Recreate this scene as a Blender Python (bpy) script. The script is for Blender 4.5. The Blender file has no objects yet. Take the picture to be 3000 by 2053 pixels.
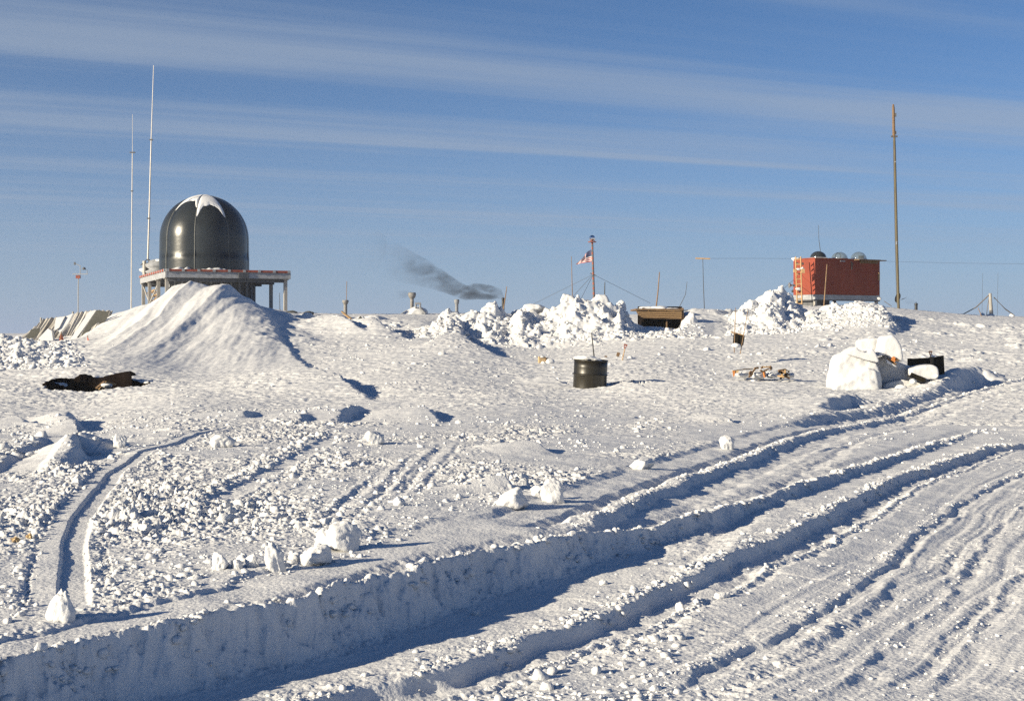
import bpy, math, random
import numpy as np
from mathutils import Vector, Matrix
random.seed(4)
SC = bpy.context.scene
C = SC.collection
# ---------------------------------------------------------------- camera, sky, sun, exposure
F, CX, HY = 4167.0, 1500.0, 975.0        # focal length in photo pixels, principal column, horizon row (for measuring)
cam = bpy.data.cameras.new('camera')
cam_o = bpy.data.objects.new('camera', cam); C.objects.link(cam_o)
cam_o.location = (0, 0, 0); cam_o.rotation_euler = (math.pi/2, 0, 0)
cam.lens = 50.0; cam.sensor_width = 36.0; cam.shift_y = -51.5/3000.0
cam.clip_start = 0.1; cam.clip_end = 20000
SC.camera = cam_o

SUN_AZ, SUN_EL = math.radians(60), math.radians(16.5)       # azimuth measured from behind the camera towards the left
S = Vector((-math.sin(SUN_AZ)*math.cos(SUN_EL), -math.cos(SUN_AZ)*math.cos(SUN_EL), math.sin(SUN_EL)))
sun = bpy.data.lights.new('sun', 'SUN'); sun.energy = 5.0; sun.angle = math.radians(0.53); sun.color = (1.0, 0.875, 0.655)
sun_o = bpy.data.objects.new('sun', sun); C.objects.link(sun_o)
sun_o.rotation_euler = S.to_track_quat('Z', 'Y').to_euler(); sun_o.location = (-60, -20, 40)

w = bpy.data.worlds.new('World'); SC.world = w; w.use_nodes = True
N, L = w.node_tree.nodes, w.node_tree.links
bg = N['Background']; bg.inputs[1].default_value = 0.05
sky = N.new('ShaderNodeTexSky'); sky.sky_type = 'NISHITA'; sky.sun_disc = False
sky.sun_elevation = SUN_EL; sky.sun_rotation = math.atan2(S.x, S.y) % (2*math.pi)
sky.altitude = 2800; sky.air_density = 1.05; sky.dust_density = 0.1; sky.ozone_density = 5.0
tc = N.new('ShaderNodeTexCoord'); sep = N.new('ShaderNodeSeparateXYZ'); L.new(tc.outputs['Generated'], sep.inputs[0])
def wm(op, a, b=None, clamp=False):
    m = N.new('ShaderNodeMath'); m.operation = op; m.use_clamp = clamp
    for i, v in enumerate((a, b)):
        if v is None: continue
        if isinstance(v, (int, float)): m.inputs[i].default_value = v
        else: L.new(v, m.inputs[i])
    return m.outputs[0]
# thin cirrus on a high flat layer: direction / height gives the position on the layer
zc = wm('MAXIMUM', sep.outputs[2], 0.012)
px_ = wm('DIVIDE', sep.outputs[0], zc); py_ = wm('DIVIDE', sep.outputs[1], zc)
TH = math.radians(25)
al = wm('ADD', wm('MULTIPLY', px_, math.cos(TH)), wm('MULTIPLY', py_, math.sin(TH)))
ac = wm('ADD', wm('MULTIPLY', px_, -math.sin(TH)), wm('MULTIPLY', py_, math.cos(TH)))
def wnoise(sa, sc_, off, detail, rough, dist=0.0):
    cb = N.new('ShaderNodeCombineXYZ'); L.new(wm('MULTIPLY', al, sa), cb.inputs[0]); L.new(wm('MULTIPLY', ac, sc_), cb.inputs[1]); cb.inputs[2].default_value = off
    n = N.new('ShaderNodeTexNoise'); n.inputs['Scale'].default_value = 1; n.inputs['Detail'].default_value = detail
    n.inputs['Roughness'].default_value = rough; n.inputs['Distortion'].default_value = dist
    L.new(cb.outputs[0], n.inputs['Vector']); return n.outputs[0]
n1 = wnoise(0.09, 0.95, 3.3, 3, 0.5, 0.1); n2 = wnoise(0.16, 3.4, 9.1, 5, 0.6, 0.15); n3 = wnoise(0.4, 0.5, 1.7, 2, 0.5)
def gauss(c, w_, k): q = wm('DIVIDE', wm('SUBTRACT', ac, c), w_); return wm('MULTIPLY', wm('EXPONENT', wm('MULTIPLY', wm('MULTIPLY', q, q), -1.0)), k)
bands = wm('ADD', wm('ADD', gauss(5.05, .26, .13), gauss(7.05, .16, .09)), wm('ADD', gauss(4.25, .12, .03), wm('ADD', gauss(8.7, .3, .07), gauss(11.5, .9, .06))))
cl = wm('ADD', wm('ADD', wm('MULTIPLY', n1, 0.62), wm('MULTIPLY', bands, wm('ADD', wm('MULTIPLY', n3, 1.6), 0.2))), wm('ADD', wm('MULTIPLY', n2, 0.44), wm('MULTIPLY', n3, 0.30)))
cr = N.new('ShaderNodeMapRange'); cr.inputs[1].default_value = 0.55; cr.inputs[2].default_value = 0.94; cr.inputs[3].default_value = 0.0; cr.inputs[4].default_value = 0.62
cr.interpolation_type = 'SMOOTHSTEP'; L.new(cl, cr.inputs[0])
fade = N.new('ShaderNodeMapRange'); fade.inputs[1].default_value = 0.02; fade.inputs[2].default_value = 0.10; L.new(sep.outputs[2], fade.inputs[0])
tint = N.new('ShaderNodeMix'); tint.data_type = 'RGBA'; tint.blend_type = 'MULTIPLY'; tint.inputs[0].default_value = 1.0
L.new(sky.outputs[0], tint.inputs[6]); tint.inputs[7].default_value = (0.72, 0.97, 1.10, 1)
mx = N.new('ShaderNodeMix'); mx.data_type = 'RGBA'
high = N.new('ShaderNodeMapRange'); high.inputs[1].default_value = 0.30; high.inputs[2].default_value = 0.5; high.inputs[3].default_value = 1.0; high.inputs[4].default_value = 0.0; L.new(sep.outputs[2], high.inputs[0])
L.new(wm('MULTIPLY', wm('MULTIPLY', cr.outputs[0], fade.outputs[0]), high.outputs[0]), mx.inputs[0]); L.new(tint.outputs[2], mx.inputs[6]); mx.inputs[7].default_value = (3.9, 4.8, 6.1, 1)
# ice haze thickening towards the horizon
hzn = N.new('ShaderNodeMix'); hzn.data_type = 'RGBA'
L.new(wm('MULTIPLY', wm('EXPONENT', wm('MULTIPLY', wm('MAXIMUM', sep.outputs[2], 0.0), -11.0)), 0.93), hzn.inputs[0]); L.new(mx.outputs[2], hzn.inputs[6]); hzn.inputs[7].default_value = (4.5, 5.4, 7.3, 1)
L.new(hzn.outputs[2], bg.inputs[0])

SC.view_settings.view_transform = 'Standard'; SC.view_settings.look = 'None'
SC.view_settings.exposure = 0.77; SC.view_settings.gamma = 1.0; SC.view_settings.use_curve_mapping = False
SC.render.engine = 'CYCLES'
SC.cycles.max_bounces = 6; SC.cycles.diffuse_bounces = 1; SC.cycles.volume_bounces = 0
SC.cycles.use_denoising = False

# ---------------------------------------------------------------- numpy noise
def _h(ix, iy, seed):
    h = (ix.astype(np.uint32)*np.uint32(374761393)) ^ (iy.astype(np.uint32)*np.uint32(668265263)) ^ np.uint32((seed*2246822519+977) & 0xffffffff)
    h = (h ^ (h >> np.uint32(13)))*np.uint32(1274126177); h = (h ^ (h >> np.uint32(15)))*np.uint32(2654435761)
    return h ^ (h >> np.uint32(16))
def hf(ix, iy, seed): return _h(ix, iy, seed).astype(np.float32)*np.float32(1/4294967296.0)
def perlin(x, y, seed=0):
    x0 = np.floor(x); y0 = np.floor(y); fx = (x-x0).astype(np.float32); fy = (y-y0).astype(np.float32)
    ix = x0.astype(np.int64); iy = y0.astype(np.int64)
    u = fx*fx*fx*(fx*(fx*6-15)+10); v = fy*fy*fy*(fy*(fy*6-15)+10)
    def g(dx, dy):
        a = hf(ix+dx, iy+dy, seed)*np.float32(2*math.pi)
        return np.cos(a)*(fx-dx)+np.sin(a)*(fy-dy)
    a = g(0, 0); b = g(1, 0); c = g(0, 1); d = g(1, 1)
    return 1.5*((a+(b-a)*u)*(1-v)+(c+(d-c)*u)*v)
def fbm(x, y, oct=4, seed=0, gain=0.5):
    s = 0; a = 1.0
    for i in range(oct):
        s = s+a*perlin(x, y, seed+i*17); x = x*2.03+11.3; y = y*2.03+7.1; a *= gain
    return s
def lumps(x, y, seed=0, dens=0.7, flat=0.75):
    """rounded and broken clods: the highest of the random domes near each point, 0..1"""
    ix = np.floor(x).astype(np.int64); iy = np.floor(y).astype(np.int64); out = np.zeros(x.shape, np.float32)
    for dx in (-1, 0, 1):
        for dy in (-1, 0, 1):
            cx = ix+dx; cy = iy+dy
            h0 = _h(cx, cy, seed)
            r0 = (h0 & np.uint32(1023)).astype(np.float32)/1023; r1 = ((h0 >> np.uint32(10)) & np.uint32(1023)).astype(np.float32)/1023
            r2 = ((h0 >> np.uint32(20)) & np.uint32(1023)).astype(np.float32)/1023
            h1 = hf(cx, cy, seed+91)
            X = x-(cx+r0); Y = y-(cy+r1)
            an = h1*6.283; ca = np.cos(an); sa = np.sin(an)
            A = X*ca+Y*sa; B = (-X*sa+Y*ca)*(1.0+0.8*r2)
            r = 0.25+0.6*h1*h1
            q = 1-(A*A+B*B)/(r*r)
            hgt = (0.35+0.65*r2)*r*1.25*(h1 < 2)*np.where(r0*0.37+r1*0.63 < dens, 1.0, 0.0)
            tilt = 1+0.5*A/r
            np.maximum(out, np.where(q > 0, np.minimum(np.sqrt(np.maximum(q, 0)), flat)*hgt*tilt, 0).astype(np.float32), out=out)
    return out
def sstep(a, b, x):
    t = np.clip((x-a)/(b-a), 0, 1); return t*t*(3-2*t)

# ---------------------------------------------------------------- the lie of the land: a smooth spline through measured heights
def Zof(y, Y): return (HY-y)*Y/F
ctl = []
def cu(u, Y, Z): ctl.append((u*4.0, math.log(Y), Z))
def cp(x, y, Y): cu((x-CX)/F, Y, Zof(y, Y))
for Y, zs in ((4.5, (-1.38, -1.38, -1.38, -1.38, -1.38)), (8, (-1.38, -1.38, -1.38, -1.40, -1.43)), (12, (-1.40, -1.38, -1.39, -1.50, -1.58)),
              (17, (-1.40, -1.36, -1.40, -1.56, -1.64)), (25, (-1.45, -1.42, -1.44, -1.58, -1.66)), (32, (-1.48, -1.46, -1.46, -1.56, -1.62))):
    for u, z in zip((-.46, -.24, 0, .2, .42), zs): cu(u, Y, z)
for p in ((250, 1150, 37), (20, 1150, 36), (250, 1092, 41), (60, 1085, 43), (-200, 1090, 43), (0, 1020, 52), (0, 988, 62), (150, 1010, 58), (-200, 990, 62),
          (450, 905, 80), (395, 905, 86), (540, 854, 70), (600, 848, 70), (650, 850, 70), (570, 868, 67), (690, 870, 67), (740, 905, 66), (760, 900, 76), (600, 880, 78),
          (500, 950, 60), (600, 950, 60), (600, 1005, 54), (450, 1015, 52), (400, 1060, 46), (550, 1080, 46), (700, 960, 59), (720, 1020, 52), (780, 975, 58), (750, 1085, 45), (860, 1105, 42),
          (350, 960, 64), (250, 1025, 53), (950, 1122, 40), (830, 925, 75), (900, 922, 80), (1050, 935, 74), (930, 985, 60), (1100, 995, 58), (1000, 1040, 51), (1150, 1055, 48),
          (1260, 1062, 47), (1310, 1005, 57), (1100, 921, 92), (1250, 921, 92), (1000, 921, 92), (1400, 922, 92), (830, 912, 92), (560, 890, 88), (700, 890, 90), (1150, 945, 72), (300, 930, 84), (200, 950, 78), (100, 978, 78), (0, 990, 85), (-200, 990, 85), (150, 985, 100), (300, 950, 105), (450, 915, 100), (700, 912, 105), (1000, 926, 105), (150, 1002, 66), (250, 992, 66), (60, 1002, 65),
          (1725, 1138, 40.5), (1400, 1088, 45), (1500, 1135, 40), (1950, 1120, 41), (2200, 1125, 41), (2500, 1140, 40), (2700, 1135, 40), (2950, 1118, 42), (3200, 1110, 43),
          (1815, 1049, 51), (2100, 1068, 50), (2300, 1065, 50), (2550, 1045, 53), (2780, 1040, 54), (3000, 1030, 56),
          (1500, 1016, 61.5), (1700, 1012, 61.5), (1300, 1000, 62), (1900, 990, 61.5), (2050, 985, 61.5), (2200, 985, 61.5), (2400, 988, 60), (2600, 968, 63), (2750, 990, 62), (3000, 995, 62),
          (1500, 985, 74), (1700, 980, 74), (1900, 950, 73), (2080, 982, 67), (2100, 972, 75), (2270, 950, 76), (2480, 902, 82), (2600, 904, 84), (2640, 905, 92), (2800, 920, 94), (2900, 926, 98), (3000, 929, 102), (3200, 935, 104), (2300, 895, 90), (2450, 895, 92), (1900, 925, 95), (1600, 925, 95)):
    cp(*p)
for u, z in zip((-.46, -.3, -.2, 0, .2, .46), (-1.6, -.6, 1.0, 1.2, 1.4, .9)): cu(u, 135, z)
ctl = np.array(ctl)
def _U(r2): return np.where(r2 > 0, r2*np.log(np.maximum(r2, 1e-12)), 0)
P2 = ctl[:, :2]; n_ = len(ctl)
K = _U(((P2[:, None]-P2[None])**2).sum(-1))+np.eye(n_)*0.002
A_ = np.zeros((n_+3, n_+3)); A_[:n_, :n_] = K; A_[:n_, n_] = 1; A_[:n_, n_+1:] = P2; A_[n_, :n_] = 1; A_[n_+1:, :n_] = P2.T
W_ = np.linalg.solve(A_, np.concatenate([ctl[:, 2], np.zeros(3)]))
GU = np.linspace(-2.0, 2.0, 261); GL = np.linspace(math.log(3.5), math.log(140), 281)
gu, gl = np.meshgrid(GU, GL); q_ = np.stack([gu.ravel(), gl.ravel()], 1)
gz = np.concatenate([_U(((c[:, None]-P2[None])**2).sum(-1)) @ W_[:n_]+W_[n_]+c @ W_[n_+1:] for c in np.array_split(q_, 40)]).reshape(gu.shape)
def base_h(X, Y):
    Yc = np.maximum(Y, 3.6); u = np.clip(4*X/Yc, -1.99, 1.99); l = np.clip(np.log(Yc), GL[0], GL[-1]-1e-6)
    a = (u-GU[0])/(GU[1]-GU[0]); b = (l-GL[0])/(GL[1]-GL[0]); i = np.clip(a.astype(int), 0, 259); j = np.clip(b.astype(int), 0, 279); a = a-i; b = b-j
    z = (gz[j, i]*(1-a)+gz[j, i+1]*a)*(1-b)+(gz[j+1, i]*(1-a)+gz[j+1, i+1]*a)*b
    far = sstep(110, 420, Y); z = z*(1-far)+(-1.7)*far
    side = sstep(0.5, 1.2, np.abs(X)/Yc); return z*(1-side)+(-1.5)*side
YS = np.exp(np.linspace(math.log(4.0), math.log(110), 3000))
def unproj(x, y, dz=0.0):
    """first point of the smooth ground (lowered by dz) seen at this place of the photograph"""
    u = (x-CX)/F; z = base_h(u*YS, YS)+dz; yy = HY-F*z/YS
    k = np.argmax(yy <= y) if (yy <= y).any() else len(YS)-1
    return (u*YS[k], YS[k])
def poly(pts, dz=0.0): return [unproj(x, y, dz) for x, y in pts]

# measured lines on the snow (photo pixels)
A_px = [(-500, 2050), (50, 1905), (126, 1885), (242, 1855), (382, 1820), (543, 1797), (629, 1774), (805, 1737), (900, 1722), (1051, 1684), (1222, 1648), (1353, 1608), (1453, 1588), (1579, 1570), (1730, 1543), (1806, 1525), (1900, 1512), (2000, 1492), (2121, 1466), (2252, 1432), (2403, 1390), (2504, 1363), (2715, 1300), (2821, 1270), (2881, 1252), (3000, 1254), (3300, 1262)]
A_dz = -0.0
A_st = [.29, .29, .29, .29, .29, .29, .29, .29, .29, .28, .27, .26, .25, .22, .18, .15, .13, .11, .09, .08, .07, .06, .04, .02, .0, .0, .0]
B_px = [(600, 2130), (833, 2053), (936, 2016), (1097, 1978), (1227, 1952), (1356, 1913), (1504, 1865), (1615, 1828), (1725, 1797), (1831, 1747), (1900, 1715), (2000, 1679), (2041, 1659), (2131, 1608), (2252, 1573), (2383, 1513), (2504, 1452), (2630, 1392), (2755, 1352), (2896, 1306), (3000, 1291), (3300, 1270)]
C_px = [(1600, 1552), (1730, 1528), (1856, 1472), (1900, 1458), (2051, 1392), (2222, 1331), (2333, 1286), (2433, 1256), (2605, 1231), (2685, 1196), (2806, 1160), (2907, 1125), (2987, 1112), (3200, 1100)]
C2_px = [(2277, 1255), (2380, 1222), (2460, 1214), (2560, 1203), (2640, 1180), (2760, 1140), (2870, 1112), (2950, 1106)]
D_px = [(1950, 2053), (2116, 1900), (2277, 1825), (2403, 1749), (2504, 1689), (2579, 1618), (2655, 1563), (2745, 1503), (2826, 1452), (2907, 1412), (3000, 1372), (3200, 1320)]
D_px[0] = (1820, 2075)
E_px = [(2250, 1905), (2430, 1825), (2520, 1770), (2605, 1694), (2640, 1650)]
F_px = [(2450, 2053), (2554, 1900), (2655, 1830), (2725, 1749), (2790, 1690), (2846, 1623), (2886, 1553), (3000, 1477), (3150, 1400)]
F_px[0] = (2400, 2053)
G_px = [(2560, 2053), (2685, 1900), (2776, 1825), (2831, 1770), (2871, 1724), (2900, 1690)]
H_px = [(2690, 2030), (2786, 1900), (2886, 1774), (2957, 1679), (3000, 1628), (3150, 1500)]
I_px = [(2950, 1252), (2975, 1215), (3050, 1150)]
J_px = [(2640, 1560), (2330, 1690), (2200, 1760)]
M_px = [(2270, 1330), (2400, 1318), (2520, 1295), (2640, 1260)]
Ll_px = [(160, 1790), (167, 1740), (168, 1680), (176, 1600), (200, 1528), (236, 1478), (282, 1427), (312, 1387), (362, 1357), (408, 1322), (503, 1300), (579, 1268), (705, 1246)]
Lr_px = [(247, 1790), (240, 1720), (237, 1628), (252, 1553), (287, 1462), (322, 1422), (382, 1367), (453, 1326), (543, 1301), (640, 1278)]
L0_px = [(95, 1790), (110, 1720), (125, 1640), (161, 1530), (201, 1472), (272, 1392), (352, 1342), (420, 1312)]
N1_px = [(560, 1500), (639, 1447), (755, 1382), (855, 1331), (931, 1291), (990, 1262)]
N2_px = [(1130, 1445), (1152, 1432), (1212, 1367), (1272, 1316), (1290, 1290)]
N3_px = [(1060, 1470), (1112, 1420), (1170, 1365), (1225, 1318)]
N4_px = [(880, 1560), (985, 1480), (1060, 1420), (1110, 1370)]
K_px = [(-120, 1420), (0, 1355), (50, 1322), (110, 1290), (125, 1275)]
def dist1(pl, q):
    b = (1e9, 0)
    for i in range(len(pl)-1):
        ax, ay = pl[i]; bx, by = pl[i+1]; dx, dy = bx-ax, by-ay; t = min(1, max(0, ((q[0]-ax)*dx+(q[1]-ay)*dy)/(dx*dx+dy*dy+1e-9))); d = math.hypot(q[0]-ax-t*dx, q[1]-ay-t*dy)
        if d < b[0]: b = (d, i+t)
    return b[1]
AL = poly(A_px, 0.04)
def low(pts, h=0.02):
    out = []
    for x, y in pts:
        q = unproj(x, y, -.2)
        for _ in range(4): q = unproj(x, y, -np.interp(dist1(AL, q), np.arange(len(A_st)), A_st)+h)
        out.append(q)
    return out
LINES = {k: (AL if k == 'A' else low(v, .04 if k == 'B' else .03) if k in 'BDEFGHIJM' else poly(v, d)) for k, v, d in (('A', A_px, 0.04), ('B', B_px, -.3), ('C', C_px, 0), ('C2', C2_px, 0), ('D', D_px, -.3), ('E', E_px, -.28), ('F', F_px, -.26), ('G', G_px, -.27), ('H', H_px, -.26), ('I', I_px, -.1),
                                       ('J', J_px, -.28), ('M', M_px, -.05), ('Ll', Ll_px, 0), ('Lr', Lr_px, 0), ('L0', L0_px, 0), ('K', K_px, 0), ('N1', N1_px, 0), ('N2', N2_px, 0), ('N3', N3_px, 0), ('N4', N4_px, 0))}

def dist(X, Y, pl, pad):
    """signed distance (positive on the right of the line), arc parameter; only points within pad"""
    pl = np.array(pl); lo = pl.min(0)-pad; hi = pl.max(0)+pad
    idx = np.nonzero((X > lo[0]) & (X < hi[0]) & (Y > lo[1]) & (Y < hi[1]))[0]
    x = X[idx]; y = Y[idx]; best = np.full(len(idx), 1e9, np.float32); sd = np.zeros(len(idx), np.float32); tp = np.zeros(len(idx), np.float32)
    nseg = len(pl)-1
    for i in range(nseg):
        ax, ay = pl[i]; bx, by = pl[i+1]; dx, dy = bx-ax, by-ay; l2 = dx*dx+dy*dy+1e-9
        t = ((x-ax)*dx+(y-ay)*dy)/l2; tc_ = np.clip(t, 0, 1)
        d2 = (x-ax-tc_*dx)**2+(y-ay-tc_*dy)**2
        m = d2 < best; best[m] = d2[m]
        cr_ = (dy*(x-ax)-dx*(y-ay))[m]; sd[m] = np.where(cr_ >= 0, 1, -1); tp[m] = (i+tc_)[m]
    return idx, sd*np.sqrt(best), tp

def rut(X, Y, Z, R, name, prof, wob=.03, amp=None, endfade=1.0, rough=None, jag=.0, seed=5):
    """press a cross-section (offset, height) along a line; rough = (offset, roughness) pairs"""
    pl = LINES[name]; pad = max(abs(prof[0][0]), abs(prof[-1][0]))+.3
    idx, d, t = dist(X, Y, pl, pad); x = X[idx]; y = Y[idx]; n = len(pl)-1
    d = d+wob*perlin(x*1.3, y*1.3, seed)+wob*.5*perlin(x*5, y*5, seed+3)
    a = np.minimum(sstep(-.01, endfade, t), 1-sstep(n-endfade, n+.01, t))
    if amp is not None: a = a*np.interp(t, np.linspace(0, n, len(amp)), amp)
    pr = np.array(prof)
    z = np.interp(d, pr[:, 0], pr[:, 1])*a
    if jag: z = z*(1+jag*fbm(x*4, y*4, 3, seed+9))
    Z[idx] += z.astype(np.float32)
    if rough is not None:
        rr = np.array(rough); m = (d > rr[0, 0]) & (d < rr[-1, 0])
        nr = np.interp(d, rr[:, 0], rr[:, 1]); k = a*m
        R[idx] = R[idx]*(1-k)+nr*k

LIPS = [  # drift lips: line, height, length of the rise on the left, width of the drop on the right
    ([(640, 836), (700, 862), (755, 905), (790, 950), (805, 985), (850, 1040), (905, 1092), (925, 1108), (990, 1140), (1082, 1178)], [.0, .06, .10, .10, .12, .10, .12, .28, .36, .0], 2.6, .35),
    ([(975, 1246), (995, 1226), (1030, 1206), (1060, 1200)], [0, .13, .13, 0], 1.0, .2),
    ([(690, 1232), (720, 1222), (750, 1208)], [0, .1, 0], .8, .15),
    ([(860, 1246), (880, 1236), (900, 1226)], [0, .08, 0], .8, .15),
    ([(1190, 1200), (1230, 1207), (1262, 1222), (1282, 1243)], [0, .12, .14, 0], .9, .15),
    ([(1180, 1010), (1280, 990), (1340, 998), (1372, 1022), (1430, 1046), (1560, 1068)], [0, .15, .32, .36, .18, 0], 2.2, .35),
    ([(1020, 945), (1078, 952), (1105, 965), (1130, 982), (1200, 995)], [0, .4, .5, .35, 0], 1.8, .3),
    ([(930, 935), (970, 955), (1020, 975), (1060, 985)], [0, .4, .4, 0], 1.8, .3),
    ([(150, 1382), (190, 1348), (225, 1322), (290, 1322)], [0, .12, .22, 0], .5, .25),
    ([(150, 1225), (185, 1240), (222, 1262)], [0, .22, .12], .6, .25),
    ([(0, 1246), (50, 1250), (110, 1266)], [0, .16, 0], .8, .2),
    ([(2370, 1215), (2420, 1196), (2480, 1188), (2525, 1192)], [0, .20, .24, 0], .9, .3),
    ([(2740, 1150), (2800, 1120), (2860, 1108), (2960, 1112)], [0, .34, .34, .0], .8, .5),
    ([(2560, 925), (2590, 935), (2605, 955), (2600, 990)], [.1, .4, .3, 0], 2.0, .5),
    ([(2085, 1225), (2115, 1232), (2140, 1240)], [0, .12, 0], .7, .15),
    ([(1780, 1135), (1830, 1128), (1880, 1138), (1960, 1146)], [0, .12, .08, 0], .7, .15),
    ([(1575, 1112), (1620, 1120), (1665, 1130)], [0, .15, 0], .7, .15),
    ([(1500, 1305), (1560, 1318), (1620, 1330)], [0, .12, 0], .6, .12),
    ([(1440, 1420), (1475, 1428), (1500, 1436)], [0, .12, 0], .5, .12),
]
LIPW = []
for a, b, c, d in LIPS:
    q = poly(a)
    if q[-1][1] < q[0][1]: q = q[::-1]; b = b[::-1]
    LIPW.append((q, b, c, d))

R1 = np.array([(1150, 1000), (1200, 978), (1255, 948), (1290, 926), (1340, 918), (1395, 902), (1420, 886), (1450, 892), (1475, 912), (1495, 914), (1520, 890), (1560, 893), (1600, 902), (1650, 884), (1688, 866), (1715, 878), (1755, 876), (1780, 884), (1800, 902), (1815, 880), (1832, 912), (1858, 946), (1885, 962), (1950, 966), (2000, 968), (2060, 975), (2120, 988)], float)
R2 = np.array([(1985, 960), (2005, 912), (2030, 903), (2080, 905), (2150, 902), (2175, 890), (2215, 878), (2240, 862), (2262, 852), (2290, 858), (2305, 882), (2330, 888), (2350, 908), (2375, 912), (2400, 902), (2450, 896), (2500, 895), (2545, 898), (2590, 910), (2625, 940), (2660, 960)], float)
R3 = np.array([(300, 940), (330, 922), (395, 903), (440, 892), (478, 868), (505, 843), (545, 834), (557, 825), (578, 833), (612, 843), (650, 836), (672, 836), (690, 849), (708, 868), (735, 882), (752, 896), (790, 908), (850, 925), (900, 940)], float)
R4 = np.array([(1988, 955), (2003, 912), (2030, 903), (2100, 902), (2150, 900), (2185, 905), (2215, 945)], float)
PITC = (unproj(250, 1146)[0], 38.4)

def terrain(X, Y, detail=True):
    X = X.astype(np.float64); Y = Y.astype(np.float64)
    Z = base_h(X, Y).astype(np.float32); u = X/np.maximum(Y, .1); px = CX+F*u
    R = np.ones(len(X), np.float32)*0.0
    # ---- how broken the surface is
    left = sstep(30, 17, Y)
    R[:] = .30+.70*left*sstep(.22, .05, u)
    R *= 1-.45*sstep(-.12, .12, u)*sstep(20, 10, Y)
    R = R*(1-sstep(42, 52, Y)*.55)*(1-.75*sstep(300, 500, px)*sstep(900, 780, px)*sstep(38, 44, Y))
    patch = fbm(X*.45, Y*.32, 4, 77); R *= np.clip(.62+patch*1.3, .10, 1.35)
    # ---- the big step into the vehicle track
    idx, d, t = dist(X, Y, LINES['A'], 60.0)
    x = X[idx]; y = Y[idx]
    wob = .05*perlin(x*.9, y*.9, 31)+.04*perlin(x*3.1, y*3.1, 32)+.026*perlin(x*9, y*9, 33)+.014*perlin(x*21, y*21, 34)
    st = np.interp(t, np.arange(len(A_st)), A_st)
    kf = sstep(.4, 2.2, np.abs(d)); st = st*(1-kf)+kf*np.interp(y+x*.35, [6, 8, 10, 13, 17, 24, 40], [.29, .28, .22, .12, .08, .07, .06])
    dd = d+wob
    ww = .06+st*.42
    drop = -st*np.interp(dd/ww, [0, .12, .8, 1.0, 1.6], [0, .22, .86, .93, 1.0])
    face = sstep(-.02, .03, dd)*sstep(ww*1.3, ww*.8, dd)
    drop += face*(.020*fbm(x*5, y*5, 4, 36, .6)+.012*fbm(x*24, y*24, 3, 38, .6)+.006*fbm(x*50, y*50, 2, 37))*np.minimum(st*4, 1)
    sfac = np.minimum(st/.3, 1)
    wd = np.interp(t, [2, 7, 12, 16, 20], [.32, .52, 1.05, 1.3, 1.0])*(1+.08*perlin(x*.6, y*.6, 3))
    strip = -.022*sfac*sstep(-wd*1.06, -wd*.97, dd)
    furrow = -.045*sstep(-.38*wd, -.20*wd, dd)*sstep(-.02, -.14*wd, dd)*(.4+.6*sfac)
    crest = .03*np.exp(-((dd+.02)/.05)**2)*(.5+.5*sfac)
    near_ok = sstep(60, 45, np.abs(d))
    Z[idx] += ((drop+strip+furrow+crest)*near_ok).astype(np.float32)
    rr = np.interp(np.where(dd < 0, dd/wd, dd), [-1.08, -.97, -.2, -.1, -.02, .04, .5, .9, 1.3], [0, 1, 1, .3, 0, 1, 1, .75, 0])
    R[idx] = R[idx]*(1-rr)+.04*rr
    cm = np.exp(-((dd+.03)/.07)**2); R[idx] = R[idx]*(1-cm)+cm*.5
    fl = np.where(dd > 1.2, 1, 0)
    # ---- the other ruts
    rut(X, Y, Z, R, 'B', [(-.5, 0), (-.22, .02), (-.03, .03), (0, .025), (.05, -.04), (.08, -.055), (.24, -.06), (.31, -.03), (.35, .005), (.40, -.012), (.46, 0)], .05, rough=[(-.3, .1), (-.16, .25), (.0, .3), (.05, .05), (.26, .05), (.31, .3), (.38, .3), (.46, .2)], jag=.25, seed=40)
    rut(X, Y, Z, R, 'C', [(-.9, 0), (-.8, -.03), (-.42, -.03), (-.33, -.07), (-.24, -.07), (-.15, .0), (-.04, .02), (0, .015), (.08, -.05), (.2, -.06), (.4, -.06), (.52, -.03), (.7, -.025), (.8, -.04), (1.0, 0)], .07, rough=[(-.9, .05), (-.2, .05), (-.12, .28), (0, .3), (.1, .05), (.5, .05), (.6, .25), (1.1, .2)], jag=.2, seed=41)
    rut(X, Y, Z, R, 'C2', [(-.8, 0), (-.1, .07), (0, .055), (.2, -.07), (.6, -.08), (.9, -.04), (1.0, 0)], .07, rough=[(-.5, .2), (0, .3), (.1, .05), (.9, .05)], seed=42)
    rut(X, Y, Z, R, 'D', [(-.12, 0), (-.03, .010), (0, .008), (.03, -.016), (.07, -.016), (.14, .0), (.3, .0)], .06, rough=[(-.12, .25), (0, .25), (.03, .05), (.12, .1)], jag=.3, seed=43)
    for nm, sd in (('E', 44), ('G', 46), ('J', 48)):
        rut(X, Y, Z, R, nm, [(-.1, 0), (-.02, .005), (.02, -.006), (.06, -.006), (.12, 0)], .05, jag=.4, seed=sd)
    for nm, sd in (('F', 45), ('H', 47), ('I', 49), ('M', 50)):
        rut(X, Y, Z, R, nm, [(-.5, 0), (-.42, .004), (-.38, -.004), (-.3, -.003), (-.08, -.003), (-.03, .006), (.02, -.009), (.06, -.009), (.12, 0)], .05, jag=.3, seed=sd)
    rut(X, Y, Z, R, 'Ll', [(-.2, .012), (-.14, .0), (-.02, .003), (0, .003), (.014, -.018), (.145, -.02), (.165, -.006), (.175, .01), (.3, 0)], .012, rough=[(-.16, 1), (-.13, .03), (.15, .03), (.18, .5), (.3, .9)], seed=52)
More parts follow.
